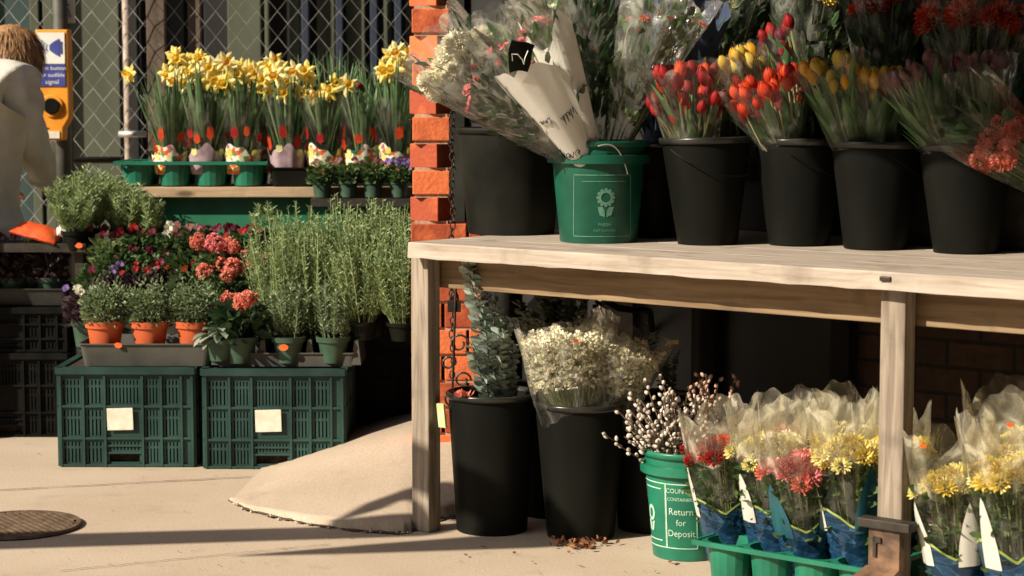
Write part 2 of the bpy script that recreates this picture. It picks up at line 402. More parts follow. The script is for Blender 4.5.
# bolt head in the board edge
mb=MB(); mb.box(POSTGAP+.022,POSTGAP+.05,-.0495,-.041,ZS+.021,ZS+.032); mb.build('bolt',M_chain,root,bevel=.002)
# rusty open bracket box round the foot of the second post
M_rust=basic('rusty_steel',(.07,.045,.03),(.26,.15,.085),rough=.7,scale=22,bump=.4,metal=.2)
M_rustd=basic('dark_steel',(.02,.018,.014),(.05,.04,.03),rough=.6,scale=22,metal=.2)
zc=lambda py: (H+(ray(893,py).z/ray(893,py).y)*(P2.y-.03))
br=MB()
z0=zc(571); z1=zc(528); z2=zc(512)
u0=POSTGAP-.004; u1=POSTGAP+PW+.012
br.box(u0,u1,-.03,-.006,z0,z1); 
bo=br.build('bracket',M_rust,root)
mb=MB(); mb.box(u0-.024,u1+.03,-.042,-.002,z1+.001,z1+.022,Matrix.Rotation(0,4,'X')); mb.build('bracket',M_rustd,root,bevel=.002)
mb=MB(); mb.add([(u0-.004,-.032,z0+.012),(u1+.002,-.032,z0+.012),(u1+.004,-.10,z0-.01),(u0-.012,-.10,z0-.01),(u0-.004,-.032,z0+.008),(u1+.002,-.032,z0+.008),(u1+.004,-.10,z0-.014),(u0-.012,-.10,z0-.014)],[(0,3,2,1),(4,5,6,7),(0,1,5,4),(1,2,6,5),(2,3,7,6),(3,0,4,7)]); mb.build('bracket',M_rust,root)
mb=MB(); mb.box(u0+.014,u0+.022,-.036,-.0305,z0+.035,z1-.02); mb.box(u0+.014,u0+.034,-.036,-.0305,z1-.032,z1-.02); mb.build('latch',M_rustd,root)

# ------------------------------------------------------------------ brick walls
def brickmat(name,c1,c2,mo,sx=1.0):
    m,nt,out=nt_new(name); L=nt.links
    p=N(nt,'ShaderNodeBsdfPrincipled'); p.inputs['Roughness'].default_value=.85
    tc=N(nt,'ShaderNodeTexCoord'); sx_=N(nt,'ShaderNodeSeparateXYZ'); cb=N(nt,'ShaderNodeCombineXYZ')
    L.new(tc.outputs['Object'],sx_.inputs[0]); L.new(sx_.outputs['X'],cb.inputs['X']); L.new(sx_.outputs['Z'],cb.inputs['Y'])
    bt=N(nt,'ShaderNodeTexBrick'); bt.inputs['Scale'].default_value=1; bt.inputs['Mortar Size'].default_value=.006; bt.inputs['Brick Width'].default_value=.2; bt.inputs['Row Height'].default_value=.075
    bt.inputs['Mortar Smooth'].default_value=.2
    bt.inputs['Color1'].default_value=c4(c1); bt.inputs['Color2'].default_value=c4(c2); bt.inputs['Mortar'].default_value=c4(mo)
    L.new(cb.outputs[0],bt.inputs['Vector'])
    nz=N(nt,'ShaderNodeTexNoise'); nz.inputs['Scale'].default_value=30; nz.inputs['Detail'].default_value=6; L.new(tc.outputs['Object'],nz.inputs[0])
    rp=ramp(nt,[(.3,(.6,.6,.6)),(.7,(1.1,1.1,1.1))]); L.new(nz.outputs['Fac'],rp.inputs[0])
    mx=N(nt,'ShaderNodeMixRGB',blend_type='MULTIPLY'); mx.inputs[0].default_value=1; L.new(bt.outputs['Color'],mx.inputs[1]); L.new(rp.outputs[0],mx.inputs[2])
    L.new(mx.outputs[0],p.inputs['Base Color'])
    iv=N(nt,'ShaderNodeMath',operation='SUBTRACT'); iv.inputs[0].default_value=1; L.new(bt.outputs['Fac'],iv.inputs[1])
    bp=N(nt,'ShaderNodeBump'); bp.inputs['Strength'].default_value=1; bp.inputs['Distance'].default_value=.006; L.new(iv.outputs[0],bp.inputs['Height']); L.new(bp.outputs[0],p.inputs['Normal'])
    L.new(p.outputs[0],out.inputs[0]); return m
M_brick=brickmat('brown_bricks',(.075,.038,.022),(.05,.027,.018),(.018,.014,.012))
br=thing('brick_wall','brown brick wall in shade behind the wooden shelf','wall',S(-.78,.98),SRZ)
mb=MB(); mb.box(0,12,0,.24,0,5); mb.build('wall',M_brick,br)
mb=MB(); mb.box(-.005,12,-.03,.27,5.002,5.1); mb.build('coping',M_conc2,br)
M_door=basic('shade_black_door',(.006,.006,.006),(.014,.013,.012),rough=.5,scale=5)
mb=MB(); mb.box(.12,1.62,-.03,-.003,0.0,2.6); dd=mb.build('door',M_door,br)  # near-black panel puts shade over the sunlit brick behind the bouquets
for x0_ in (.12,.60,1.08,1.56):
    mb=MB(); mb.box(x0_,x0_+.06,-.055,-.032,0,2.6); mb.build('door_frame',M_dust,dd)
mb=MB(); mb.box(.185,1.555,-.05,-.032,.95,1.0); mb.build('door_frame',M_dust,dd)
M_obrick=basic('orange_painted_brick',(.34,.06,.02),(.68,.16,.05),rough=.75,scale=14,bump=.7,bscale=70,island=True,detail=9)
M_mortar=basic('pale_mortar',(.36,.2,.12),(.55,.38,.27),rough=.9,scale=60)
pc=W(432,233,6.15)
pil=thing('brick_pillar','narrow pillar of bright orange painted bricks with alternate courses set askew','pillar',(pc.x,pc.y,0))
CH=.0815
mb=MB(); mo=MB(); k=0; z=.0
while z<3.0:
    if z<.74:
        dx=.05
        mb.box(-.062,.062+dx*.9 if k%2 else .03,-.06,.07,z+.004,z+CH-.004)
        mb.box(.040 if not k%2 else .115,.152,-.056,.07,z+.004,z+CH-.004)
        mo.box(-.054,.145,-.052,.066,z-.004,z+.004)
    else:
        if k%2:
            mb.box(-.0565,.0565,-.0565,.0565,z+.0045,z+CH-.0045,Matrix.Rotation(ru(-.02,.02),4,'Z'))
        else:
            a=.049; mb.box(-a,a,-a,a,z+.004,z+CH-.004,Matrix.Rotation(R(-30)+ru(-.05,.05),4,'Z'))
        mo.box(-.05,.05,-.05,.05,z-.005,z+.005)
    z+=CH; k+=1
mb.build('bricks',M_obrick,pil,bevel=.003); mo.build('mortar',M_mortar,pil)
# return wall joining the pillar to the brick wall
# chain hanging beside the pillar
mb=MB()
def link(mb,c,ax,a=.013,b=.0075,r=.0022):
    pts=[]
    for i in range(13):
        t=2*math.pi*i/12; pts.append(Vector(c)+ax*(b*math.cos(t))+Vector((0,0,1))*(a*math.sin(t)))
    mb.tube(pts,r,5,caps=False)
ct=W(452,100,5.98); zz=1.45; i=0
cxy=(ct.x,ct.y)
while zz>.36:
    link(mb,(cxy[0]+.003*math.sin(i*.9),cxy[1],zz),Vector((1,0,0)) if i%2 else Vector((.3,.95,0)))
    zz-=.0205; i+=1
ch=thing('hanging_chain','dark rusty chain hanging down in front of the orange brick pillar','chain',(0,0,0))
mb.build('links',M_chain,ch)
mb=MB(); c=Vector((cxy[0]+.005,cxy[1]-.012,.60))
mb.box(c.x-.02,c.x+.02,c.y-.008,c.y+.008,c.z-.045,c.z-.01); mb.tube([c+Vector((.012*math.cos(t),0,-.01+.028*math.sin(t))) for t in [math.pi*i/8 for i in range(9)]],.0035,6)
mb.build('padlock',M_chain,ch,bevel=.002)
# bent iron scroll below the shelf beside the pillar
mb=MB()
for (dx,dz,rr) in ((.02,.46,.03),(-.012,.40,.022),(.03,.35,.026),(0,.29,.03)):
    mb.tube([Vector((cxy[0]+dx+rr*math.cos(t)*(1-t/12),cxy[1]-.02,dz+rr*math.sin(t)*(1-t/12))) for t in [i*.45 for i in range(16)]],.0035,5)
mb.tube([Vector((cxy[0]-.005,cxy[1]-.02,.20)),Vector((cxy[0]+.012,cxy[1]-.02,.66))],.004,5)
tag(mb.build('iron_scrollwork',M_chain),'dark wrought iron scrollwork beside the orange pillar under the shelf','ironwork')

# ------------------------------------------------------------------ storefront behind the fence
sf=thing('storefront','dark shop front of tall grey green panels and black gaps behind the wire fence','building',(0,9.3,0))
def flat(name,c,r=.7,var=.75,sc=6): return basic(name,[q*var for q in c],c,rough=r,scale=sc,stretch=(1,1,.25),bump=.1)
M_sg=flat('grey_green_panel',(.085,.095,.062)); M_sd=flat('recess_shade_black',(.012,.012,.012)); M_sn=flat('navy_panel',(.02,.03,.055))  # near-black colour holds the shade of the gaps between panels
M_st=flat('teal_dark_panel',(.03,.06,.055)); M_sb=flat('brown_post',(.16,.115,.08),var=.5,sc=20)
def X9(px): return (px-512)/F*9.35
mb=MB(); mb.box(-6,1.4,.3,.5,0,4); mb.build('wall',M_sd,sf)
panels=[(-260,-190,M_sg,.0),(-180,-120,M_st,.05),(-100,-30,M_sg,0),(-20,34,M_st,.1),(37,46,M_sg,-.02),(50,60,M_sg,-.02),(62,122,M_sg,.05),(128,142,M_sd,0),(168,184,M_sd,.12),(203,228,M_sd,.15),(230,263,M_sg,.04),(268,272,M_sg,.0),(290,300,M_sg,.1),(304,311,M_sn,.02),(316,334,M_sg,.16),(338,345,M_sn,0),(347,366,M_sg,.05),(372,379,M_sn,.0),(384,392,M_sg,.1),(396,403,M_sn,.0),(406,420,M_sg,.05),(424,470,M_sd,.0),(480,560,M_sg,.05)]
for a,b,m,dy in panels:
    mb=MB(); mb.box(X9(a),X9(b),dy,dy+.06,.0,3.9); mb.build('panel',m,sf,bevel=.004)
for a,b,c in ((0,.42,M_st),):
    mb=MB(); mb.box(-6,1.4,-.12,.3,3.905,4.3); mb.build('fascia',c,sf)
# ------------------------------------------------------------------ chain-link fence
YF=8.3
fe=thing('chain_link_fence','galvanised chain link fence with pale posts in front of the dark shop front','fence',(0,YF,0))
mb=MB(); cw=.085; chh=.105; x0=(-120-512)/F*YF; x1=(425-512)/F*YF
i=0; x=x0; mb_d=MB()
while x<x1:
    pts=[]; z=.55; s=1 if i%2 else -1
    for sgn in (1,):
        k=0; pts=[]
        while z<2.0:
            pts.append((x+(cw/2 if (k+i)%2 else 0),(.004 if k%2 else -.004),z)); z+=chh/2; k+=1
    (mb if x<(150-512)/F*YF else mb_d).tube(pts,.0016,4,caps=False); x+=cw/2; i+=1
mb.build('wire_mesh',M_wire,fe); mb_d.build('wire_mesh',M_steel,fe)  # right-hand wires take a darker steel
M_post=basic('pale_fence_post',(.30,.22,.17),(.48,.40,.33),rough=.6,scale=30)
for px,w_ in ((128,.016),(-60,.02),(600,.02)):
    mb=MB(); X=(px-512)/F*YF; mb.tube([(X,.03,0),(X,.03,2.2)],w_,12); mb.build('post',M_post,fe,smooth=True)
X=(156-512)/F*YF; mb=MB(); mb.box(X-.038,X+.038,.05,.10,0,2.2); mb.build('post',M_sb,fe,bevel=.003)
X=(192-512)/F*YF; mb=MB(); mb.box(X-.026,X+.026,.12,.17,0,2.2); mb.build('post',M_sb,fe,bevel=.003)
z=H+ray(100,160).z/ray(100,160).y*YF
mb=MB(); mb.tube([(x0,.0,z),((122-512)/F*YF,.0,z)],.014,10); mb.build('rail',M_rustd,fe,smooth=True)
z=H+ray(135,134).z/ray(135,134).y*YF
mb=MB(); mb.tube([((121-512)/F*YF,-.02,z),((148-512)/F*YF,-.02,z)],.014,12); mb.build('clamp',M_wire,fe,smooth=True)
mb=MB(); mb.tube([(x0,.02,2.0),(x1,.02,2.0)],.02,10); mb.build('rail',M_wire,fe,smooth=True)
# ------------------------------------------------------------------ text helper
def text_geo(s,size,align='CENTER'):
    cu=bpy.data.curves.new('t','FONT'); cu.body=s; cu.size=size; cu.align_x=align; cu.align_y='CENTER'; cu.resolution_u=3
    o=bpy.data.objects.new('t',cu); COL.objects.link(o); bpy.context.view_layer.update()
    dg=bpy.context.evaluated_depsgraph_get(); me=bpy.data.meshes.new_from_object(o.evaluated_get(dg))
    v=[tuple(q.co) for q in me.vertices]; f=[tuple(p.vertices) for p in me.polygons]
    bpy.data.objects.remove(o); bpy.data.curves.remove(cu); bpy.data.meshes.remove(me); return v,f
# ------------------------------------------------------------------ push button sign
YS=8.0
c=W(56,84,YS); s_=YS/F
M_hous=basic('orange_housing',(.72,.26,.02),(.85,.36,.04),rough=.4,scale=10)
M_blue=basic('blue_print',(.04,.05,.25),(.06,.08,.32),rough=.5)
M_poleg=basic('painted_grey_pole',(.05,.05,.04),(.08,.08,.065),rough=.6)
pb=thing('push_button_sign','tall orange push button box with white and blue speaker sign above a round button','sign',(c.x,c.y,0))
Z=lambda py: H+ray(56,py).z/ray(56,py).y*YS
hw=16*s_
mb=MB(); vs=[]; out=[(-hw,Z(30)),(hw,Z(30)),(hw,Z(118)),(hw*.62,Z(128)),(hw*.58,Z(140)),(-hw*.58,Z(140)),(-hw*.62,Z(128)),(-hw,Z(118))]
vs=[(x,-.06,z) for x,z in out]+[(x,.02,z) for x,z in out]; n=len(out)
mb.add(vs,[tuple(range(n))]+[tuple(range(2*n-1,n-1,-1))]+[(i,i+n,(i+1)%n+n,(i+1)%n) for i in range(n)])
hs=mb.build('housing',M_hous,pb,bevel=.006)
mb=MB(); mb.box(-hw*.86,hw*.8,-.064,-.0605,Z(64),Z(33)); mb.build('sign_plate',M_white,pb)
mb=MB(); mb.box(-hw*.86,hw*.8,-.064,-.0605,Z(86.5),Z(64.5)); mb.build('sign_plate',M_blue,pb)
mb=MB()
zc_=Z(48); q=s_
mb.add([(-2*q,-.066,zc_-2.5*q),(2.5*q,-.066,zc_-6*q),(8*q,-.066,zc_-9*q),(8*q,-.066,zc_+9*q),(2.5*q,-.066,zc_+6*q),(-2*q,-.066,zc_+2.5*q)],[(0,1,2,3,4,5)])
mb.box(8.8*q,10.5*q,-.066,-.0645,zc_-6*q,zc_+6*q)
for rr in (5,8,11):
    for i in range(8):
        a0=R(140+i*10);a1=R(150+i*10)
        mb.add([(rr*q*math.cos(a),-.066,zc_+rr*q*math.sin(a)) for a in (a0,a1)]+[((rr+.8)*q*math.cos(a),-.066,zc_+(rr+.8)*q*math.sin(a)) for a in (a1,a0)],[(0,1,2,3)])
mb.build('speaker_symbol',M_blue,pb)
mb=MB()
for i,t in enumerate(('Push button','for audible','signal')):
    v,f=text_geo(t,.022 if i<2 else .024); mb.add([(x*1.05,-.066,y+Z(68.5+i*6.8)) for x,y,_ in v],f)
mb.build('lettering',M_white,pb)
def disc(mb,x,y,z,r,d,n=24):
    mb.tube([(x,y,z),(x,y-d,z)],r,n)
mb=MB(); disc(mb,-1*q,-.0605,Z(106),11*q,.008); mb.build('button_ring',M_hous,pb,bevel=.002)
mb=MB(); disc(mb,-1*q,-.069,Z(106),8*q,.008); mb.build('button',M_black,pb,bevel=.003)
mb=MB(); mb.box(-6*q,6*q,-.064,-.0605,Z(138),Z(131)); mb.build('sign_plate',M_card,pb)
mb=MB(); mb.tube([(.01,.055,0),(.01,.055,2.4)],.03,20); mb.build('pole',M_poleg,pb,smooth=True)
# small white notice above
c=W(66,10,8.1); q=8.1/F
sn=thing('small_notice','small white notice with green lettering above the orange push button box','sign',(c.x,c.y,0))
Z=lambda py: H+ray(66,py).z/ray(66,py).y*8.1
mb=MB(); mb.box(-9*q,9*q,-.006,0,Z(23),Z(-4)); mb.build('plate',M_white,sn,bevel=.001)
M_gp=basic('green_print',(.05,.25,.15),(.1,.35,.2)); mb=MB()
mb.box(-5*q,4*q,-.0085,-.007,Z(6),Z(4)); mb.box(-5*q,0,-.0085,-.007,Z(11),Z(9)); mb.tube([(-4*q,-.009,Z(19)),(0,-.009,Z(14)),(5*q,-.009,Z(17)),(2*q,-.009,Z(8))],.004,4); mb.build('lettering',M_gp,sn)
mb=MB(); mb.tube([(0,.02,0),(0,.02,2.3)],.014,8); mb.build('pole',M_poleg,sn)
# ------------------------------------------------------------------ manhole cover
c=G(16,527,0); M_iron=basic('rusty_iron',(.10,.065,.04),(.19,.13,.085),rough=.7,scale=40,bump=.5,metal=.3)
mc=thing('manhole_cover','round rusty iron drain cover with slanting bars set in the pavement','drain cover',(c.x,c.y,0))
rm=.178
mb=MB(); mb.lathe([(rm-.012,.004),(rm-.012,.011),(rm,.011),(rm+.003,.004)],64); mb.build('frame',M_iron,mc)
mb=MB(); mb.lathe([(0,.005),(rm-.012,.005)],64); mb.build('base',M_rustd,mc)
mb=MB(); n=17
for i in range(n):
    x=-rm+.022+(2*rm-.044)*i/(n-1); l=math.sqrt(max(0,(rm-.014)**2-x*x))
    if l<.01: continue
    mb.box(x-.0065,x+.0065,-l,l,.0055,.0105,Matrix.Rotation(R(35),4,'Z'))
mb.build('bars',M_iron,mc)
# ================================================================== buckets, crates, trays
def bucket(name,label,loc,r1,r0,h,m=M_black,group=None,tilt=None,handle=True,bands=False,rz=0):
    t=thing(name,label,'bucket',loc,rz,group)
    if tilt: t.rotation_euler=(tilt[0],tilt[1],rz)
    mb=MB()
    rr=lambda z: r0+(r1-r0)*z/h
    prof=[(0.001,.004),(r0-.004,.004),(r0-.003,0),(r0,.002),(r0+.001,.01)]+[(rr(h*k/8),h*k/8) for k in range(1,8)]+[(r1-.003,h-.012)]
    prof+=[(r1-.006,h-.012),(rr(.03)-.006,.03),(0.001,.03)]
    mb.lathe(prof,48); mb.build('body',m,t,smooth=True).modifiers.new('e','EDGE_SPLIT').split_angle=R(40)
    mb=MB()
    mb.lathe([(r1-.004,h-.018),(r1+.004,h-.016),(r1+.006,h-.004),(r1+.004,h),(r1-.003,h),(r1-.005,h-.014)],48); mb.build('rim',M_rim if m is M_black else m,t,smooth=True)
    if bands:
        mb=MB(); q=h-.050
        mb.lathe([(rr(q)+.001,q-.012),(r1+.009,q-.010),(r1+.010,q+.012),(rr(q+.02)+.001,q+.014)],48); mb.build('band',m,t,smooth=True).modifiers.new('e','EDGE_SPLIT').split_angle=R(40)
    if handle:
        mb=MB(); pts=[]
        rh=r1+.012
        for i in range(21):
            a=math.pi*i/20; pts.append((rh*math.cos(a),-rh*math.sin(a)*.92,h-.03-.075*math.sin(a)*(1)))
        mb.tube(pts,.0016,6); mb.build('handle',M_wire if m!=M_black else M_black,t)
    return t,rr
GB='black flower buckets standing in a row on the upper shelf'
def on_shelf(px,py,r,z=ZT):
    f=G(px,py,z); d=Vector((f.x,f.y,0)).normalized(); return f+d*r
H_S=.286
def bk_from(px_rim_left,px_base_left,py_base,r1,r0,h,z):
    """centre of a bucket standing at height z whose base left edge is seen at px_base_left, base front at py_base"""
    f=G(px_base_left,py_base,z); Y=f.y+r0
    return Vector((f.x*(Y/f.y)+r0, Y, z))
bA=bk_from(450,468,236,.145,.125,.30,ZT)
bucket('flower_bucket','wide dusty black bucket at the left end of the upper shelf, beside the orange pillar',bA,.155,.125,.305,M_dust,handle=False)
bB=bk_from(547,560,244,.132,.105,.28,ZT)
tB,rrB=bucket('flower_bucket','dark green bucket with a printed square and flower emblem on the upper shelf',bB,.132,.105,.275,M_greend,handle=False,bands=True)
cs=[]
for i,(pl_,py_,lab) in enumerate(((677,246,'black bucket of red tulips, first beside the green bucket on the upper shelf'),(768,247,'black bucket of mixed orange and yellow tulips, second of the row on the upper shelf'),(843,251,'black bucket of yellow tulips, third of the black row on the upper shelf'),(933,255,'black bucket of closed dusky tulips, rightmost of the black row on the upper shelf'))):
    c=bk_from(0,pl_,py_,.12,.082,H_S,ZT); cs.append(c)
    bucket('flower_bucket',lab,c,.120,.080,H_S-.004*i,M_black,GB,handle=True,rz=R(40+i*25),tilt=(R(ru(-1.5,1.5)),R(ru(-1.5,1.5))))
cX=Vector((cs[0].x-.13,cs[0].y+.28,ZT)); bucket('flower_bucket','black bucket half hidden in shade between the green bucket and the red tulips',cX,.115,.08,.27,M_black)
for c in cs: d=c-P1; print('cs u,b',d.dot(U),d.dot(NB))
# printed square + flower emblem on the green bucket
def on_bucket(v,rr,z0,ang,off=.0012):
    """x -> arc, y -> height"""
    out=[]
    for x,y in v:
        z=z0+y; r=rr(z)+off; a=ang+x/r; out.append((r*math.cos(a),r*math.sin(a),z))
    return out
def strip2(mb,pts,w,rr,z0,ang,n=10):
    for (a,b) in zip(pts[:-1],pts[1:]):
        dx,dy=b[0]-a[0],b[1]-a[1]; l=math.hypot(dx,dy); nx,ny=-dy/l*w/2,dx/l*w/2
        v=[];f=[]
        for i in range(n+1):
            t=i/n; v+=[(a[0]+dx*t+nx,a[1]+dy*t+ny),(a[0]+dx*t-nx,a[1]+dy*t-ny)]
        for i in range(n): f.append((2*i,2*i+1,2*i+3,2*i+2))
        mb.add(on_bucket(v,rr,z0,ang),f)
view=math.atan2(-bB.y,-bB.x)
mb=MB(); a_=view+R(7)
strip2(mb,[(-.085,.02),(.085,.02),(.078,.185),(-.085,.185),(-.085,.02)],.0022,rrB,0,a_)
strip2(mb,[(-.06,.168),(.06,.168)],.0018,rrB,0,a_)
for k in range(24):
    t0=2*math.pi*k/24; t1=2*math.pi*(k+1)/24
    strip2(mb,[(.005+.017*math.cos(t0),.125+.017*math.sin(t0)),(.005+.017*math.cos(t1),.125+.017*math.sin(t1))],.008,rrB,0,a_,1)
for k in range(12):
    t=2*math.pi*k/12; strip2(mb,[(.005+.02*math.cos(t),.125+.02*math.sin(t)),(.005+.025*math.cos(t),.125+.025*math.sin(t))],.008,rrB,0,a_,1)
for sgn in (-1,1):
    mb.add(on_bucket([(.005+sgn*.002,.072),(.005+sgn*.016,.078),(.005+sgn*.022,.1),(.005+sgn*.009,.1),(.005+sgn*.003,.09)],rrB,0,a_),[(0,1,2,3,4)])
v,f=text_geo('FRESH',.013); mb.add(on_bucket([(x+.003,y+.052) for x,y,_ in v],rrB,0,a_),f)
v,f=text_geo('CUT FLOWERS',.009); mb.add(on_bucket([(x+.003,y+.036) for x,y,_ in v],rrB,0,a_),f)
mb.build('printed_label',basic('faded_print_on_green',(.08,.2,.14),(.13,.27,.19),rough=.6,scale=60),tB)
mb=MB(); 
mb.tube([tuple(on_bucket([(-.02+.0+.085*t,.262-.03*t*t-.045*t**4+.01*math.sin(3*t))],rrB,0,a_,.012)[0]) for t in [i/14 for i in range(15)]],.0018,6); mb.build('handle',M_wire,tB)
# rear riser with a second row of buckets, in the awning's shade
rs=thing('riser','low dark wooden step along the back of the upper shelf','step',S(.95,.70),SRZ)
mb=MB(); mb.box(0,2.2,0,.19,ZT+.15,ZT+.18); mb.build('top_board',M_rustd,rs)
mb=MB(); mb.box(.002,2.198,.002,.008,ZT+.001,ZT+.149); mb.build('front_board',M_rustd,rs)  # dark sheet stands in for the shade behind the front buckets
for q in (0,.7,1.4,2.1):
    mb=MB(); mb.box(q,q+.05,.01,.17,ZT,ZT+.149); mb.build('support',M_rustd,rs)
ZR=ZT+.181
rear=[]
for i,px in enumerate((715,800,885,975)):
    b_=.80; u=uat(px,b_,ZR); c=S(u,b_,ZR); rear.append(c)
    bucket('flower_bucket',('black bucket in the back row behind the red tulips','black bucket in the back row behind the orange and red tulips','black bucket in the back row behind the yellow tulips','dark green bucket in the back row at the top right, under red and orange blooms')[i],c,.105,.085,.27,M_black if i<3 else M_dgreen,None,handle=False,bands=(i==3))
# ---- lower buckets on the ground
l1=bk_from(0,456,537,.118,.10,.385,0); 
bucket('flower_bucket','tall black bucket holding eucalyptus beside the left post, on the ground',l1,.122,.098,.388,M_black,'tall black buckets under the shelf',handle=False)
l2=bk_from(0,546,543,.12,.095,.37,0)
bucket('flower_bucket','tall black bucket holding white baby\'s breath, on the ground',l2,.126,.092,.375,M_black,'tall black buckets under the shelf',handle=False)
l3=Vector((l2.x+.20,l2.y+.10,0)); bucket('flower_bucket','tall black bucket deep in shade behind the small green pail',l3,.125,.092,.375,M_black,'tall black buckets under the shelf',handle=False)
l4=Vector((l1.x+.17,l1.y+.22,0)); bucket('flower_bucket','tall black bucket deep in shade behind the eucalyptus',l4,.125,.092,.375,M_black,'tall black buckets under the shelf',handle=False)
lg=bk_from(0,653,562,.116,.088,.285,0)
tG,rrG=bucket('flower_bucket','bright green pail printed Return for Deposit, standing on the ground under the shelf',lg,.114,.088,.285,M_green,handle=False,bands=True)
mb=MB(); view=math.atan2(-lg.y,-lg.x)
bw=.104
a0=view-R(23)   # screen right = +angle
def bx(x0,x1,y0,y1,w=.0028): strip2(mb,[(x0,y0),(x1,y0),(x1,y1),(x0,y1),(x0,y0)],w,rrG,0,a0)
bx(-.115,-.018,.035,.205); bx(-.018,.066,.035,.205)
strip2(mb,[(-.016,.036),(-.016,.204)],.004,rrG,0,a0)
for t,sz,y in (('COUNTRY',.0175,.187),('CONTAINERS',.0125,.165),('Return',.0255,.132),('for',.0235,.103),('Deposit',.0245,.074)):
    v,f=text_geo(t,sz); mb.add(on_bucket([(x*.93+.0245,y2+y) for x,y2,_ in v],rrG,0,a0),f)
for k in range(16):
    t0=2*math.pi*k/16; t1=2*math.pi*(k+1)/16
    strip2(mb,[(-.075+.013*math.cos(t0),.12+.018*math.sin(t0)),(-.075+.013*math.cos(t1),.12+.018*math.sin(t1))],.008,rrG,0,a0,1)
mb.add(on_bucket([(-.075,.07),(-.066,.075),(-.06,.1),(-.072,.095)],rrG,0,a0),[(0,1,2,3)])
mb.add(on_bucket([(-.077,.07),(-.086,.075),(-.092,.1),(-.079,.095)],rrG,0,a0),[(0,1,2,3)])
strip2(mb,[(-.1,.19),(-.03,.19)],.003,rrG,0,a0); strip2(mb,[(-.1,.052),(-.03,.052)],.003,rrG,0,a0)
mb.build('printed_label',M_print,tG)

# ---- crates
def crate(name,label,c,wd,dp,ht,m=M_crate,rz=0,card=True,group=None,open_=True):
    t=thing(name,label,'crate',c,rz,group)
    fr=[0,.18,.34,.62,.76,.91,1.0]
    def wall(Lw):
        mb=MB(); T=.012; hz=[0.0,.31,.60,.90]
        def hb(z0,z1,x0=0,x1=Lw,y0=-.006,y1=T): mb.box(x0,x1,y0,y1,z0,z1)
        hb(ht-.022,ht,-.006,Lw+.006,-.012,T)           # rim
        hb(ht-.028,ht-.0225,-.002,Lw+.002,-.006,T)
        for z in (0.003,.28*ht*1.0,.60*ht): hb(z,z+.007)
        hb(0,.0025,0,Lw,0,T)
        for a in fr:
            x=a*Lw; x=min(max(x,.004),Lw-.004); mb.box(x-.004,x+.004,-.0075,T,0.0105 if 0 else .003,ht-.0285)
        zs=[.010,.28*ht+.007,.60*ht+.007,ht-.0285]; zt=[.28*ht,.60*ht,ht-.0285]
        for ci in range(len(fr)-1):
            xa=fr[ci]*Lw+.004; xb=fr[ci+1]*Lw-.004; n=max(2,int((xb-xa)/.0105))
            for ri in range(3):
                za=zs[ri]; zb=zt[ri]
                if ci==5: mb.box(xa,xb,.001,.008,za,zb); continue
                if ci==2 and ri==1: mb.box(xa,xb,.001,.008,za,zb); continue
                if ci==2 and ri==0:
                    zh=za+(zb-za)*.42
                    mb.box(xa,xb,-.004,.008,zh,zh+.006); mb.box(xa,xb,-.004,.008,zb-.024,zb-.018)
                    mb.box(xa,xa+.008,.001,.008,za,zh); mb.box(xb-.008,xb,.001,.008,za,zh); mb.box(xa,xb,.001,.008,za,za+.006); za=zh+.006
                e=.010 if ri<2 else .014
                mb.box(xa,xb,.0015,.0075,za,za+.005); mb.box(xa,xb,.0015,.0075,zb-e,zb)
                zm=(za+zb)/2+.01
                if zb-za>.05: mb.box(xa,xb,.0015,.0075,zm,zm+.008)
                for k in range(n):
                    x=xa+(xb-xa)*(k+.5)/n; bwid=(xb-xa)/n*.30
                    mb.box(x-bwid,x+bwid,.001,.0075,za+.005,zb-e)
        return mb
    for k,(Lw,rot,off) in enumerate(((wd,0,(-wd/2,-dp/2)),(dp,90,(wd/2,-dp/2)),(wd,180,(wd/2,dp/2)),(dp,270,(-wd/2,dp/2)))):
        mb=wall(Lw); o=mb.build('side_panel',m,t); o.rotation_euler=(0,0,R(rot)); o.location=(off[0],off[1],0)
    mb=MB(); mb.box(-wd/2+.013,wd/2-.013,-dp/2+.013,dp/2-.013,.003,.012); mb.build('base',m,t)
    mb=MB(); mb.box(-wd/2+.016,wd/2-.016,-dp/2+.022,dp/2-.022,.014,ht-.006); mb.build('inner_shade',M_soil,t)  # dark block in soil colour stands in for the crate's inner shade
    if card:
        mb=MB(); x=-wd/2+wd*card; mb.box(-.042,.042,-.0012,0,-.036,.036); o=mb.build('label_card',M_card,t,bevel=.0008)
        o.location=(x,-dp/2-.0085,ht*.455+.01); o.rotation_euler=(0,R(card*8-5 if card>.45 else 1),0)
    return t
def crate_at(px0,px1,py,ht,dp,**k):
    a=G(px0,py,0); b=G(px1,py,0); return Vector(((a.x+b.x)/2,a.y+dp/2,0)),(b.x-a.x)
GC='dark green plastic crates at the foot of the plant display'
cc,wd=crate_at(61,195,467,0,.34); HC=.327
crate('plastic_crate','dark green slotted crate with a cream card, under the tray of terracotta pots',cc,wd,.34,HC,card=.455,group=GC,rz=R(-.5))
cc2,wd2=crate_at(206,345,469,0,.34)
crate('plastic_crate','dark green slotted crate with a tilted cream card, beside the concrete ramp',cc2,wd2,.34,HC,card=.46,group=GC,rz=R(-.8))
M_bcrate=basic('black_crate_plastic',(.003,.0033,.003),(.008,.008,.007),rough=.6,spec=.1)
cR=W(388,440,6.75); crate('plastic_crate','black slotted crate in shade between the green crates and the left post',(cR.x,cR.y+.12,0.0),.22,.34,.40,m=M_bcrate,card=None)
yb=G(30,437,0).y
crate('plastic_crate','black slotted crate in shade at far left, bottom of its stack',(W(8,300,yb).x,yb+.17,0),.40,.34,.30,m=M_bcrate,card=None,group='black crates stacked at the far left')
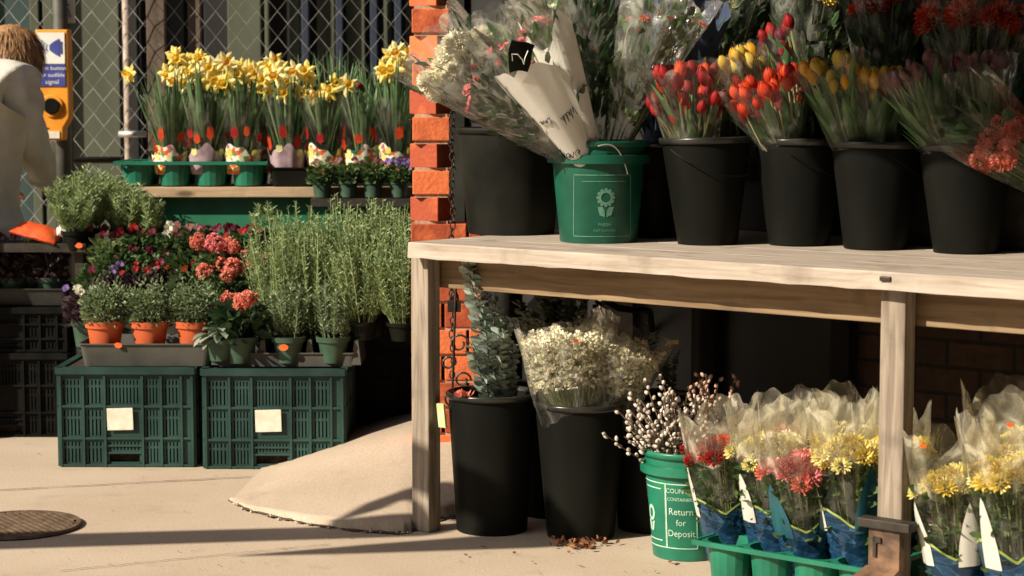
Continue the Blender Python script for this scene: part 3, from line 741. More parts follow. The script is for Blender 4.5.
crate('plastic_crate','black slotted crate in shade at far left, top of its stack',(W(8,300,yb).x+.005,yb+.175,.301),.40,.34,.16,m=M_bcrate,card=None,group='black crates stacked at the far left')
crate('plastic_crate','narrow black crate standing between the far left stack and the green crate',(W(58,300,yb+.1).x,yb+.20,0),.10,.3,.36,m=M_bcrate,card=None)
# ---- trays
def tray(name,label,c,wd,dp,ht,m,rz=0,taper=.012,cells=None,group=None,rimw=.008):
    """shallow tray; cells=(nx,ny,r,h): round cups hanging below a flat top"""
    t=thing(name,label,'tray',c,rz,group)
    mb=MB()
    if cells:
        nx,ny,r,h=cells
        # top sheet made of rows between the cup holes (octagonal holes)
        cwx=wd/nx; cwy=dp/ny
        for i in range(nx):
            for j in range(ny):
                cx=-wd/2+cwx*(i+.5); cy=-dp/2+cwy*(j+.5); n=16; rr=min(r,cwx*.47,cwy*.47)
                sq=[]; ci=[]
                for k in range(n):
                    a=2*math.pi*(k+.5)/n; ci.append((cx+rr*math.cos(a),cy+rr*math.sin(a),ht))
                    s=max(abs(math.cos(a)),abs(math.sin(a))); sq.append((cx+cwx/2*max(-1,min(1,math.cos(a)/s)),cy+cwy/2*max(-1,min(1,math.sin(a)/s)),ht))
                mb.add(ci+sq,[(k,k+n,(k+1)%n+n,(k+1)%n) for k in range(n)])
                mb.lathe([(rr,ht),(rr*.98,ht-.01),(rr*.82,ht-h),(.001,ht-h)],16,Matrix.Translation((cx,cy,0)))
        x,y=wd/2,dp/2
        mb.box(-x-rimw,x+rimw,-y-rimw,-y,ht-.009,ht+.003); mb.box(-x-rimw,x+rimw,y,y+rimw,ht-.009,ht+.003)
        mb.box(-x-rimw,-x,-y,y,ht-.009,ht+.003); mb.box(x,x+rimw,-y,y,ht-.009,ht+.003)
    else:
        def ring(x,y,z,cr=.02):
            p=[]
            for (sx,sy,a0) in ((1,1,0),(-1,1,90),(-1,-1,180),(1,-1,270)):
                for k in range(5):
                    a=R(a0+22.5*k); p.append((sx*(x-cr)+cr*math.cos(a),sy*(y-cr)+cr*math.sin(a),z))
            return p
        x,y=wd/2,dp/2
        rings=[ring(x-taper,y-taper,0),ring(x,y,ht),ring(x+rimw*.6,y+rimw*.6,ht),ring(x+rimw*.6,y+rimw*.6,ht-.004),ring(x-.003,y-.003,ht-.004),ring(x-taper-.003,y-taper-.003,.004)]
        vs=sum(rings,[]); n=20; fs=[tuple(range(n-1,-1,-1))]
        # order: outer wall up, lip, inner wall down
        for i in range(len(rings)-1):
            for k in range(n): fs.append((i*n+k,i*n+(k+1)%n,(i+1)*n+(k+1)%n,(i+1)*n+k))
        fs.append(tuple((len(rings)-1)*n+k for k in range(n)))
        mb.add(vs,fs)
    mb.build('shell',m,t,smooth=False)
    return t
def pot(t,h,r1,r0,m,soil=True,name='pot'):
    mb=MB(); mb.lathe([(.001,0),(r0,0),(r0+(r1-r0)*.8,h*.8),(r1*1.06,h*.8),(r1*1.1,h),(r1*.98,h),(r1*.93,h*.8)],24)
    o=mb.build(name,m,t,smooth=True); o.modifiers.new('e','EDGE_SPLIT').split_angle=R(35)
    if soil:
        mb=MB(); mb.lathe([(.001,h*.88),(r1*.95,h*.86)],16); mb.build('soil',M_soil,t)
    return o
def dot(parent,loc,r=.008,mat=None,rot=(R(80),R(9),0)):
    mb=MB(); n=14; mb.add([(r*1.15*math.cos(2*math.pi*k/n),r*.8*math.sin(2*math.pi*k/n),0) for k in range(n)]+[(r*1.15*math.cos(2*math.pi*k/n),r*.8*math.sin(2*math.pi*k/n),-.0006) for k in range(n)],[tuple(range(n)),tuple(range(2*n-1,n-1,-1))]+[(k,k+n,(k+1)%n+n,(k+1)%n) for k in range(n)])
    o=mb.build('price_sticker',mat or M_orange,parent); o.location=loc; o.rotation_euler=rot; return o
# grey tray with the terracotta pots
YC=cc.y-.17
M_gtray=basic('dusty_grey_tray',(.045,.047,.04),(.085,.085,.072),rough=.7,scale=9)
tx0=W(79,360,YC+.01).x; tx1=W(212,360,YC+.01).x
tg=tray('plant_tray','low grey plastic tray holding the terracotta pots on the green crate',((tx0+tx1)/2,YC+.008+.13,HC+.001),tx1-tx0,.26,.075,M_gtray)
dot(tg,((W(118,343,YC).x-(tx0+tx1)/2),-.136,.070),.011)
tx2=W(216,360,YC+.01).x; tx3=W(356,360,YC+.01).x
t2=tray('cell_tray','black plastic cell tray holding small green pots on the right crate',((tx2+tx3)/2,YC+.008+.13,HC+.001),tx3-tx2,.26,.045,M_gtray,taper=.002)
# dividers of the cell tray
mb=MB(); wdt=tx3-tx2
for k in range(4):
    x=-wdt/2+wdt*k/3; mb.add([(x-.016,-.128,.005),(x+.016,-.128,.005),(x+.006,-.118,.085),(x-.006,-.118,.085),(x-.016,.128,.005),(x+.016,.128,.005),(x+.006,.128,.085),(x-.006,.128,.085)],[(0,1,2,3),(7,6,5,4),(0,4,5,1),(1,5,6,2),(2,6,7,3),(3,7,4,0)])
mb.build('divider',M_gtray,t2)
tray('plant_tray','black plant tray in shade behind the left post, under the tall needle herbs',(W(388,350,6.80).x,6.86,.402),.20,.30,.06,M_black)
# ================================================================== flower head meshes
def me_of(mb,name,mat,smooth=False):
    me=bpy.data.meshes.new(name); me.from_pydata(mb.v,[],mb.f); me.update(); me.materials.append(mat)
    if smooth: me.polygons.foreach_set('use_smooth',[True]*len(me.polygons))
    return me
def daffodil_meshes(k,mp,mt):
    mb=MB()
    for i in range(6):
        a=R(60*i+ru(-7,7)); d=Vector((math.cos(a),math.sin(a),ru(-.05,.30)))
        sd=Vector((-math.sin(a),math.cos(a),ru(-.2,.2))); L=ru(.038,.044); w_=ru(.019,.024); n=Vector((0,0,1))
        v=[Vector((0,0,0)),d*L*.35-sd*w_*.45-n*.002,d*L*.7-sd*w_*.42-n*.003,d*L+n*ru(-.006,.004),d*L*.7+sd*w_*.42-n*.003,d*L*.35+sd*w_*.45-n*.002,d*L*.35+n*.002,d*L*.7+n*.002]
        mb.add(v,[(0,6,1),(1,6,7,2),(2,7,3),(0,5,6),(5,4,7,6),(4,3,7)])
    a_=me_of(mb,'daffodil_petals',mp)
    mb=MB(); mb.lathe([(.006,0),(.0085,.008),(.0095,.018),(.0115,.024),(.015,.027)],18,wob=lambda t,z:1+(.12*math.sin(6*t+k)+.06*math.sin(11*t) if z>.02 else 0))
    return a_,me_of(mb,'trumpet',mt,True)
P_trum=petalmat('trumpet_petals',(.74,.46,.03),(.84,.60,.08))
DAFF=[daffodil_meshes(k,P_yel if k%2 else P_pyel,P_oyel if k==0 else P_trum) for k in range(5)]
def tulip_mesh(mat,op=0.0,L=.043,r=.0112):
    mb=MB()
    for i in range(6):
        a=R(60*i+ru(-5,5)); inn=.0 if i%2 else .0016
        n=6; vs=[];fs=[]
        for j in range(n+1):
            t=j/n; rr=r*(.35+1.05*math.sin(math.pi*min(1,t*.86+.1))**.9)*(1+op*t*t*1.6)-inn
            if t>.8: rr*=1-(t-.8)*(1.3-op)
            half=R(38)*(math.sin(math.pi*(t*.78+.16))**.8)
            if j==n: half=R(2)
            z=L*t*(1-.0)
            for q in (-1,-.5,0,.5,1):
                aa=a+half*q*1.15; r2=rr*(1-.05*abs(q))
                vs.append((r2*math.cos(aa),r2*math.sin(aa),z))
        for j in range(n):
            for q in range(4): fs.append((j*5+q,j*5+q+1,(j+1)*5+q+1,(j+1)*5+q))
        mb.add(vs,fs)
    return me_of(mb,'tulip_head',mat,True)
TUL={k:[tulip_mesh(m,ru(0,.2)) for _ in range(3)] for k,m in dict(red=P_red,rorg=P_rorg,yel=P_ytul,oyel=P_oyel,oran=P_oran,pur=P_pur,mau=P_mau).items()}
TULC={k:[tulip_mesh(m,0,.04,.0095) for _ in range(2)] for k,m in dict(mau=P_mau,pur=P_pur).items()}
def pompom(mat,r=.03,n=90,up=.15,pl=.5,pw=.26):
    mb=MB()
    for i in range(n):
        z=up-.1+(1.0-up)*((i+.5)/n); a=i*2.39996
        z=max(-.2,min(1,z)); q=math.sqrt(max(0,1-z*z)); d=Vector((q*math.cos(a),q*math.sin(a),z))
        p=d*r*.45; mb.leafq(p,(d+Vector((ru(-.12,.12),ru(-.12,.12),ru(-.1,.1)))),r*pl*ru(.9,1.2),r*pw,roll=ru(0,3),cup=.3)
    return me_of(mb,'pompom_head',mat)
def daisy(mat,r=.022,n=16):
    mb=MB()
    for ring in range(2):
        for i in range(n-ring*4):
            a=2*math.pi*i/(n-ring*4)+ring*.2; d=Vector((math.cos(a),math.sin(a),.15+.35*ring+ru(-.1,.1)))
            mb.leafq(d*r*.15,d,r*(1-.25*ring),r*.32,roll=0,cup=.1)
    mb.lathe([(r*.22,.0),(r*.2,r*.2),(.0001,r*.26)],8)
    return me_of(mb,'daisy_head',mat)
MUM={k:[pompom(m,.018,46) for _ in range(2)] for k,m in dict(yel=P_pyel,gold=P_yel,red=P_rorg,pink=P_pink,white=P_white,coral=P_coral,dred=P_red).items()}
BIG={k:pompom(m,.042,170,-.15,.55,.26) for k,m in dict(white=P_breath,coral=P_coral).items()}
DAI={k:daisy(m) for k,m in dict(yel=P_pyel,pink=P_pink,white=P_white).items()}
def pansy(c1,c2):
    mb=MB()
    for a,w_ in ((90,.02),(145,.018),(35,.018),(215,.017),(325,.017)):
        a=R(a); d=Vector((math.cos(a),math.sin(a),ru(0,.2))); mb.leafq((0,0,0),d,.017,w_,cup=.05,roll=math.pi/2 if abs(d.orthogonal().z)>.9 else 0)
    return me_of(mb,'pansy_face',c1)
PAN=[pansy(P_pur,0),pansy(P_mau,0),pansy(P_white,0),pansy(petalmat('violet_petals',(.12,.06,.25),(.3,.2,.45)),0),pansy(P_red,0)]
def floret_ball(mat,n=75,R_=.05,fr=.011):
    mb=MB()
    for i in range(n):
        z=ru(-.1,1); a=ru(0,6.28); q=math.sqrt(max(0,1-z*z)); d=Vector((q*math.cos(a),q*math.sin(a),z)); c=d*R_*ru(.7,1.05)
        x=d.orthogonal().normalized(); y=d.cross(x); rr=fr*ru(.7,1.2)
        for k in range(4):
            t=k*math.pi/2+a; e=(x*math.cos(t)+y*math.sin(t)); mb.leafq(c,e+d*.4,rr*1.2,rr*1.15,cup=.1)
    return me_of(mb,'floret_cluster',mat)
KAL={k:[floret_ball(m) for _ in range(2)] for k,m in dict(coral=P_coral,pink=P_pink,red=P_red).items()}
# ================================================================== wrap surfaces
class Wrap:
    def __init__(s,L,r0,r1,seed=0,flat=.85,power=1.0,peak=.10,crink=.06):
        s.L,s.r0,s.r1,s.flat,s.pw,s.peak,s.cr=L,r0,r1,flat,power,peak,crink
        rg=random.Random(seed); s.ph=[rg.uniform(0,6.28) for _ in range(9)]; s.np=rg.choice((3,4))
    def pt(s,th,t,off=0):
        ph=s.ph
        r=s.r0+(s.r1-s.r0)*t**s.pw
        a=s.cr*(.35+t)
        r*=1+a*(math.sin(5*th+ph[0])+.7*math.sin(9*th+ph[1]+2*t)+.25*math.sin(17*th+ph[2]-3*t)+.5*math.sin(7*th+ph[3]+9*t))
        r+=off
        z=s.L*t*(1+t*t*s.peak*(abs(math.sin(s.np*th/2+ph[4]))**.6*1.4-.6+.12*math.sin(13*th+ph[5])))
        return (r*math.cos(th),r*math.sin(th)*s.flat,z)
    def mesh(s,mb,t0=0,t1=1,th0=0,th1=2*math.pi,nth=84,nt=18,off=0):
        full=abs(th1-th0-2*math.pi)<1e-6; m=nth if full else nth+1; vs=[];fs=[]
        for i in range(nt+1):
            for k in range(m):
                th=th0+(th1-th0)*k/nth
                a=t0(th) if callable(t0) else t0; b=t1(th) if callable(t1) else t1
                vs.append(s.pt(th,a+(b-a)*i/nt,off))
        for i in range(nt):
            for k in range(nth): fs.append((i*m+k,i*m+(k+1)%m,(i+1)*m+(k+1)%m,(i+1)*m+k))
        mb.add(vs,fs)
def disc_pts(n,r,jit=.3):
    out=[]
    for i in range(n):
        q=math.sqrt((i+.5)/n)*r; a=i*2.39996+ru(-jit,jit); out.append((q*math.cos(a),q*math.sin(a)))
    return out
def quat_aim(d,spin=0.0): return Vector((0,0,1)).rotation_difference(Vector(d).normalized())@Quaternion((0,0,1),spin)
TOCAM=lambda p: (Vector((0,0,H))-Vector(p)).normalized()
# ------------------------------------------------------------------ tulip bunches
def tulip_bunch(label,base,target,cols,n=14,r0=.06,r1=.085,zr=(.72,1.0),closed=False,film=M_cello,group='tulip bunches in the black buckets of the upper shelf',leaves=1.0,seed=1,stem=L_stem):
    base=Vector(base); v=Vector(target)-base; L=v.length
    t=thing('tulip_bunch',label,'flowers',base,0,group,quat=quat_aim(v,ru(0,6)))
    random.seed(seed)
    qi=t.rotation_quaternion.inverted()
    sm=MB(); lm=MB(); heads=[]
    for i,(x,y) in enumerate(disc_pts(n,r1*.86)):
        zt=L*ru(*zr); c=cols[int(i*len(cols)/n)] if not callable(cols) else cols(x,y,i)
        p0=Vector((x*.35,y*.35,0)); p1=Vector((x,y,zt)); mid=(p0+p1)/2+Vector((ru(-.01,.01),ru(-.01,.01),0))
        sm.tube([p0,mid,p1],.0027,5,caps=False)
        dd=(p1-mid).normalized()+Vector((ru(-.22,.22),ru(-.22,.22),0)); heads.append((p1-dd*.004,dd,c))
        for k in range(int(2*leaves+rnd())):
            s=p0.lerp(p1,ru(.0,.45)); a=ru(0,6.28); lm.blade(s,(math.cos(a)*.28+x*2,math.sin(a)*.28+y*2,1),L*ru(.42,.7),ru(.018,.034),ru(.0,.35),6,v=.3)
    sm.build('stems',stem,t); lm.build('leaves',L_tulip,t)
    for p,d,c in heads:
        me=random.choice((TULC if closed else TUL)[c]); inst(me,'flower',t,p,quat_aim(d,ru(0,6)),ru(.85,1.12))
    if film:
        wr=Wrap(L*.98,r0*.68,r1*1.12,seed,1.0,1.05,.12,.05); mb=MB(); wr.mesh(mb,t0=.22); mb.build('cellophane_wrap',film,t,smooth=True)
    return t
rim=lambda c,dz=0: Vector((c.x,c.y,ZT+H_S+dz))
def tb(c,px,py,yy=0,**k):
    b=Vector((c.x,c.y,ZT+H_S-.075)); tgt=W(px,py,c.y+yy); return b,tgt
Y=cs[0].y
b,t_=tb(cs[0],684,68,-.02)
T1=tulip_bunch('bright red tulips on pale stems in the first black bucket beside the green one',b+Vector((-.035,-.02,0)),t_,['red','rorg','red','red'],52,.08,.11,(.45,.98),leaves=.25,seed=3,stem=L_tan)
dot(T1,(0,0,0),.009).location=T1.rotation_quaternion.inverted()@(W(681,101,Y-.13)-T1.location)
tulip_bunch('dim red tulips behind the bright red bunch',b+Vector((.05,.08,0)),W(715,80,Y+.08),['red','oyel','pur','red'],12,.05,.08,(.75,1.0),leaves=.8,seed=4)
b,t_=tb(cs[1],757,85)
tulip_bunch('bunch of orange red tulips low in the second black bucket, over green leaves',b+Vector((-.022,-.02,0)),W(763,80,cs[1].y-.05),['rorg','rorg','red','rorg'],56,.06,.11,(.62,.97),leaves=.8,seed=5,stem=L_tan)
tulip_bunch('small group of yellow tulips rising behind the orange red bunch',b+Vector((-.06,.04,0)),W(740,60,cs[1].y+.05),['yel','oyel','yel'],20,.05,.065,(.85,1.0),leaves=1,seed=6)
tulip_bunch('dark purple red tulips standing tallest behind the second black bucket',b+Vector((.03,.07,0)),W(768,42,cs[1].y+.10),['pur','red','red'],14,.05,.085,(.8,1.05),leaves=1,seed=7)
b,t_=tb(cs[2],850,65)
tulip_bunch('bunch of plain yellow tulips at the left of the third black bucket',b+Vector((-.05,-.02,0)),W(832,64,cs[2].y-.04),['yel','yel','oyel'],24,.06,.08,(.72,1.0),leaves=1.6,seed=8)
tulip_bunch('bunch of orange yellow tulips at the right of the third black bucket',b+Vector((.0,-.01,0)),W(869,78,cs[2].y-.02),['oyel','yel','oran','oyel'],44,.07,.095,(.72,1.0),leaves=1.4,seed=9)
b,t_=tb(cs[3],930,65)
tulip_bunch('closed dusky tulips leaning left out of the rightmost black bucket',b+Vector((-.045,-.02,0)),W(914,68,cs[3].y-.02),['mau','pur','mau'],24,.06,.085,(.8,1.0),closed=True,leaves=3,seed=10)
tulip_bunch('closed dusky tulips standing upright at the right of the rightmost black bucket',b+Vector((.05,.01,0)),W(973,62,cs[3].y+.02),['mau','mau','pur'],30,.06,.10,(.82,1.0),closed=True,leaves=3,seed=11)
# ------------------------------------------------------------------ back row of bouquets
def mixed(label,base,target,r0,r1,heads,n,crink=.06,*,leaf=L_dark,film=M_cello,name='wrapped_bouquet',seed=0,zr=(.78,.96),leafn=60,leafw=.02,peak=.1,flat=.85,group=None,spin=None,stems=True,scale=(.8,1.2),cat='bouquet',leafL=.07,pw=1.0,hr=.85):
    random.seed(seed)
    base=Vector(base); v=Vector(target)-base; L=v.length
    t=thing(name,label,cat,base,0,group,quat=quat_aim(v,spin or 0))
    sm=MB(); lm=MB()
    for i,(x,y) in enumerate(disc_pts(max(n,6),r1*hr)):
        zt=L*ru(*zr); p0=Vector((x*.2,y*.2,0)); p1=Vector((x,y*flat,zt)); sm.tube([p0,p0.lerp(p1,.5)*1.0,p1],.0022,4,caps=False)
        if i<n:
            me=random.choice(heads); d=(p1-p0*.5).normalized()+Vector((x*5,y*5,0))*.9; inst(me,'flower',t,p1,quat_aim(d,ru(0,6)),ru(*scale))
    for i in range(leafn):
        tt=ru(.25,.95); q=ru(0,1)**.5*(r0+(r1-r0)*tt)*.85; a=ru(0,6.28); lm.leafq((q*math.cos(a),q*math.sin(a)*flat,L*tt),(math.cos(a)*.6,math.sin(a)*.6,1+ru(-.6,.3)),leafL*ru(.6,1.3),leafw*ru(.6,1.3),ru(0,3))
    if stems: sm.build('stems',L_stem,t)
    if leafn: lm.build('leaves',leaf,t)
    if film:
        wr=Wrap(L,r0,r1,seed,flat,pw,peak,crink); mb=MB(); wr.mesh(mb); mb.build('cellophane_wrap',film,t,smooth=True); t['_']=0; del t['_']
        return t,wr
    return t,None
rb=lambda c:Vector((c.x,c.y,ZR+.16))
mixed('greenery in cellophane in the back row behind the red tulips',rb(rear[0]),W(725,-20,rear[0].y),.06,.12,[DAI['yel']],4,seed=21,leafn=160,leafw=.028)
mixed('orange blooms with dark leaves in the back row, left of the rear orange ones',rb(rear[1]),W(820,-25,rear[1].y),.07,.13,[MUM['gold'][0],TUL['oran'][0]],20,seed=22,leafn=200,leafw=.03,scale=(1.3,2.0))
mixed('dim red blooms with dark leaves in the back row above the yellow tulips',rb(rear[2]),W(895,-15,rear[2].y),.07,.13,[MUM['red'][0],MUM['dred'][0]],22,seed=23,leafn=200,leafw=.03,scale=(1.3,2.0))
mixed('orange and red blooms massed at the top right in the dark green bucket',rb(rear[3]),W(985,8,rear[3].y),.09,.17,[MUM['red'][0],MUM['red'][1],MUM['dred'][0],MUM['coral'][0]],60,seed=24,leafn=120,leafw=.03,scale=(1.7,2.5),hr=.95)
# coral mum bouquet poking in at the right edge
bb=W(1105,222,cs[3].y-.05); tt=W(962,108,cs[3].y-.22)
t,_w=mixed('coral red pompom flowers in cellophane leaning in at the right edge of the upper shelf',bb,tt,.03,.105,[MUM['coral'][0],MUM['coral'][1]],60,seed=25,leafn=40,leafw=.03,scale=(1.0,1.3),zr=(.66,.76),hr=.7,film=M_celloD)
# off-frame bucket that carries it
u=uat(1078,.13,ZT); cE=S(u,.13,ZT); bucket('flower_bucket','black bucket at the right end of the upper shelf holding the coral pompoms',cE,.12,.082,H_S,M_black,GB)
# ------------------------------------------------------------------ bouquets in the green bucket
gB=Vector((bB.x,bB.y,ZT+.20))
def paper(t,wr,th0,th1,t0,t1,off=.003,mat=M_paper,nm='paper_panel',jag=True):
    mb=MB(); wr.mesh(mb,t0=t0,t1=t1,th0=th0,th1=th1,nth=40,nt=14,off=off); return mb.build(nm,mat,t,smooth=True)
def face_cam_angle(t):
    """polar angle in the thing's local frame that points to the camera"""
    d=t.rotation_quaternion.inverted()@(Vector((0,0,H))-t.location); return math.atan2(d.y,d.x)
Yb=bB.y
b1,w1=mixed('white pompom flowers in a cellophane cone leaning far left in front of the orange pillar',gB+Vector((-.05,-.03,0)),W(430,44,Yb-.05),.02,.135,[BIG['white']],15,.03,seed=31,leafn=90,leaf=L_dark,stems=False,film=M_celloH,leafL=.045,scale=(.75,1.0),zr=(.76,.9),hr=.75,peak=.08)
b2,w2=mixed('pink and red posy in a printed clear cone leaning left below the white flowers',gB+Vector((-.04,-.07,0)),W(462,66,Yb-.16),.02,.10,[MUM['pink'][0],MUM['dred'][0],DAI['pink']],10,.03,seed=32,leafL=.045,stems=False,film=M_celloH,leafn=150,leaf=L_dark,leafw=.018,scale=(.6,.9),zr=(.7,.95),peak=.16)
b3,w3=mixed('pink flowers in a cone of white lettered paper leaning left out of the green bucket',gB+Vector((-.03,-.09,0)),W(505,22,Yb-.2),.02,.125,[DAI['pink'],MUM['pink'][1]],9,.014,stems=False,film=M_celloH,seed=33,leafL=.045,leafn=70,leaf=L_mid,zr=(.8,.95),peak=.12,scale=(.6,.9))
b4,w4=mixed('narrow cone of plain white paper rising left of centre from the green bucket',gB+Vector((-.01,-.08,0)),W(539,0,Yb-.14),.02,.075,[DAI['white']],4,.02,seed=34,leafL=.04,leafn=60,leaf=L_dark,zr=(.8,.95))
b5,w5=mixed('dark leafy bouquet in cellophane standing upright in the green bucket',gB+Vector((.0,.03,0)),W(585,-25,Yb+.06),.03,.085,[DAI['white'],MUM['coral'][0]],6,stems=False,seed=35,leafn=190,leaf=L_dark,zr=(.6,.95),scale=(.5,.8))
b6,w6=mixed('tall clear cone of pale roses and greenery leaning right out of the green bucket',gB+Vector((.02,-.03,0)),W(668,-6,Yb-.02),.02,.135,[MUM['white'][0],MUM['coral'][0]],9,.035,film=M_celloH,seed=36,leafL=.045,leafn=170,leaf=L_mid,zr=(.74,.92),scale=(.6,1.0),peak=.08)
b7,w7=mixed('dark bouquet with one orange sticker between the white paper cones and the upright bouquet',gB+Vector((-.02,.05,0)),W(545,5,Yb+.1),.03,.11,[MUM['coral'][1],DAI['pink']],6,seed=37,leafn=150,leaf=L_dark,zr=(.6,.9),scale=(.5,.8))
a=face_cam_angle(b3)
def zig(th,a=a): return .66+.10*math.cos(1.3*(th-a)+.8)
paper(b3,w3,a-1.5,a+1.25,.02,zig)
a4=face_cam_angle(b4); paper(b4,w4,a4-1.6,a4+1.3,.02,lambda th:.80+.08*math.sin(3*(th-a4)))
a2=face_cam_angle(b2)
# cursive lettering and black tags wrapped on the cones
def script_on(t,wr,strokes,ac,tc,sc,off=.006,mat=None,rot=0):
    mb=MB()
    for st in strokes:
        pts=[]
        for (x,y) in st:
            x2=(x*math.cos(rot)-y*math.sin(rot))*sc; y2=(x*math.sin(rot)+y*math.cos(rot))*sc
            tt=tc+y2/wr.L; r=wr.r0+(wr.r1-wr.r0)*tt; pts.append(Vector(wr.pt(ac+x2/r,tt,off)))
        mb.tube(pts,.0011,4)
    mb.build('lettering',mat or M_black,t)
def cur(x0,word):
    """simple joined handwriting"""
    G_={'W':[(0,1.6),(.25,.1),(.5,1.0),(.75,.1),(1.05,1.6)],'i':[(0,.2),(.2,.9),(.25,.1),(.45,.2)],'t':[(0,.2),(.25,1.7),(.2,.1),(.45,.2)],'h':[(0,.2),(.3,1.7),(.15,.1),(.35,.8),(.5,.1),(.65,.2)],
        'L':[(.5,1.6),(.2,1.2),(.2,.2),(0,.1),(.4,.05),(.8,.2)],'o':[(.1,.5),(.3,.9),(.1,.6),(.2,.1),(.45,.3),(.35,.85),(.6,.8)],'v':[(0,.8),(.2,.1),(.45,.9),(.6,.8)],'e':[(0,.3),(.4,.6),(.25,.9),(.08,.45),(.25,.08),(.55,.25)],
        'r':[(0,.2),(.15,.9),(.35,.8),(.35,.15),(.5,.2)],'y':[(0,.8),(.15,.2),(.4,.8),(.3,-.6),(.05,-.7),(.5,.2)],'a':[(.4,.8),(.1,.7),(.1,.15),(.4,.4),(.4,.8),(.45,.1),(.6,.2)],'l':[(0,.2),(.3,1.6),(.15,1.6),(.2,.1),(.4,.2)],'s':[(0,.2),(.3,.85),(.35,.2),(.1,.1),(.5,.2)]}
    out=[];x=x0
    for c in word:
        if c==' ': x+=.5; continue
        g=G_[c]; out+= [(x+a,b) for a,b in g]; x+=max(p[0] for p in g)+.05
    return out,x
s1,_=cur(0,'With'); s2,_=cur(0,'Love'); s3,_=cur(0,'every')
script_on(b3,w3,[[(-y,x) for x,y in s1]],a+.75,.40,.017,rot=R(100))
script_on(b3,w3,[[(-y,x) for x,y in s3]],a+.1,.16,.02,rot=R(85))
script_on(b3,w3,[[(-y,x) for x,y in s2]],a-.35,.42,.012,rot=R(95))
def tagcard(t,wr,ac,tc,w_,h_,mark=True,rot=0):
    mb=MB(); vs=[];fs=[];n=6
    for i in range(n+1):
        for k in range(n+1):
            x=(k/n-.5)*w_; y=(i/n-.5)*h_; x2=x*math.cos(rot)-y*math.sin(rot); y2=x*math.sin(rot)+y*math.cos(rot)
            tt=tc+y2/wr.L; r=wr.r0+(wr.r1-wr.r0)*tt; vs.append(wr.pt(ac+x2/r,tt,.009))
    for i in range(n):
        for k in range(n): fs.append((i*(n+1)+k,i*(n+1)+k+1,(i+1)*(n+1)+k+1,(i+1)*(n+1)+k))
    mb.add(vs,fs); mb.build('black_tag',M_black,t)
    mb=MB(); pts=[]
    for x,y in ((-.2,.25),(0,.32),(.05,.1),(-.1,-.15),(-.25,-.25),(0,-.2),(.25,-.28)):
        x*=w_;y*=h_; x2=x*math.cos(rot)-y*math.sin(rot); y2=x*math.sin(rot)+y*math.cos(rot)
        tt=tc+y2/wr.L; r=wr.r0+(wr.r1-wr.r0)*tt; pts.append(Vector(wr.pt(ac+x2/r,tt,.012)))
    mb.tube(pts,.0013,4); mb.build('lettering',M_white,t)
tagcard(b3,w3,a-.1,.80,.062,.062,rot=R(40))
tagcard(b2,w2,a2+.95,.62,.05,.035,rot=R(30))
def sticker_at(t,px,py,Y,r=.0065): dot(t,(0,0,0),r).location=t.rotation_quaternion.inverted()@(W(px,py,Y)-t.location)
sticker_at(b7,556,18,Yb-.05)
# dark blue paper wrap behind the red tulips
M_navy=basic('navy_paper',(.02,.03,.07),(.05,.07,.13),rough=.55,scale=12)
bn,wn=mixed('bouquet in dark blue paper standing in shade behind the red tulips',Vector((cX.x,cX.y,ZT+.1)),W(690,18,cX.y),.03,.10,[DAI['white']],3,film=None,seed=38,leafn=90,leaf=L_dark)
wr=Wrap((W(690,18,cX.y)-Vector((cX.x,cX.y,ZT+.1))).length,.03,.10,38,.9,1,.15); mb=MB(); wr.mesh(mb); mb.build('paper_wrap',M_navy,bn,smooth=True)
mixed('dim cellophane bouquet of greens standing in the wide dusty black bucket',Vector((bA.x+.02,bA.y,ZT+.15)),W(508,20,bA.y+.05),.08,.13,[DAI['white']],6,stems=False,seed=39,leafn=200,leaf=L_dark,zr=(.7,.9))
# ================================================================== below the shelf
# eucalyptus
def eucalyptus(label,base,targets,name='eucalyptus_bunch',leaf=L_euc,ls=.017,group=None,n_l=30,film=None):
    t=thing(name,label,'foliage',base,0,group); sm=MB(); lm=MB(); base=Vector(base)
    for tg in targets:
        v=Vector(tg)-base; n=10; pts=[]
        for i in range(n+1):
            q=i/n; pts.append(v*q+Vector((math.sin(q*5+v.x*9)*.012,math.cos(q*4)*.01,0)))
        sm.tube(pts,[.003*(1-.6*i/n) for i in range(n+1)],5)
        for k in range(n_l):
            q=.3+.7*k/n_l; i=min(int(q*n),n-1); p=pts[i].lerp(pts[i+1],q*n-i); a=k*1.57+ru(-.4,.4)
            for s in (0,math.pi):
                d=Vector((math.cos(a+s),math.sin(a+s),ru(.1,.7))); L=ls*2*ru(.7,1.2)*(1.15-.5*q); lm.leafq(p,d,L,L*.85,roll=ru(-.5,.5)+1.57,cup=.08)
    sm.build('stems',P_twig,t); lm.build('leaves',leaf,t)
    return t
eb=Vector((l1.x,l1.y,.25)); Y1=l1.y
random.seed(5)
eucalyptus('silvery round leaved eucalyptus in the tall black bucket by the left post',eb,[W(472,258,Y1-.09),W(484,300,Y1-.05),W(500,298,Y1-.02),W(512,318,Y1),W(492,335,Y1-.09),W(477,345,Y1-.1),W(520,345,Y1+.03),W(505,330,Y1-.07)],n_l=38,ls=.021)
eucalyptus('dark leafy branches in deep shade behind the eucalyptus',Vector((l4.x,l4.y,.3)),[W(px,py,l4.y+dy) for px,py,dy in ((520,300,0),(545,285,.03),(565,275,.0),(590,285,.04),(535,310,-.05),(575,300,-.04),(552,262,.0),(605,300,.03))],leaf=L_dark,n_l=34,name='leafy_branches')
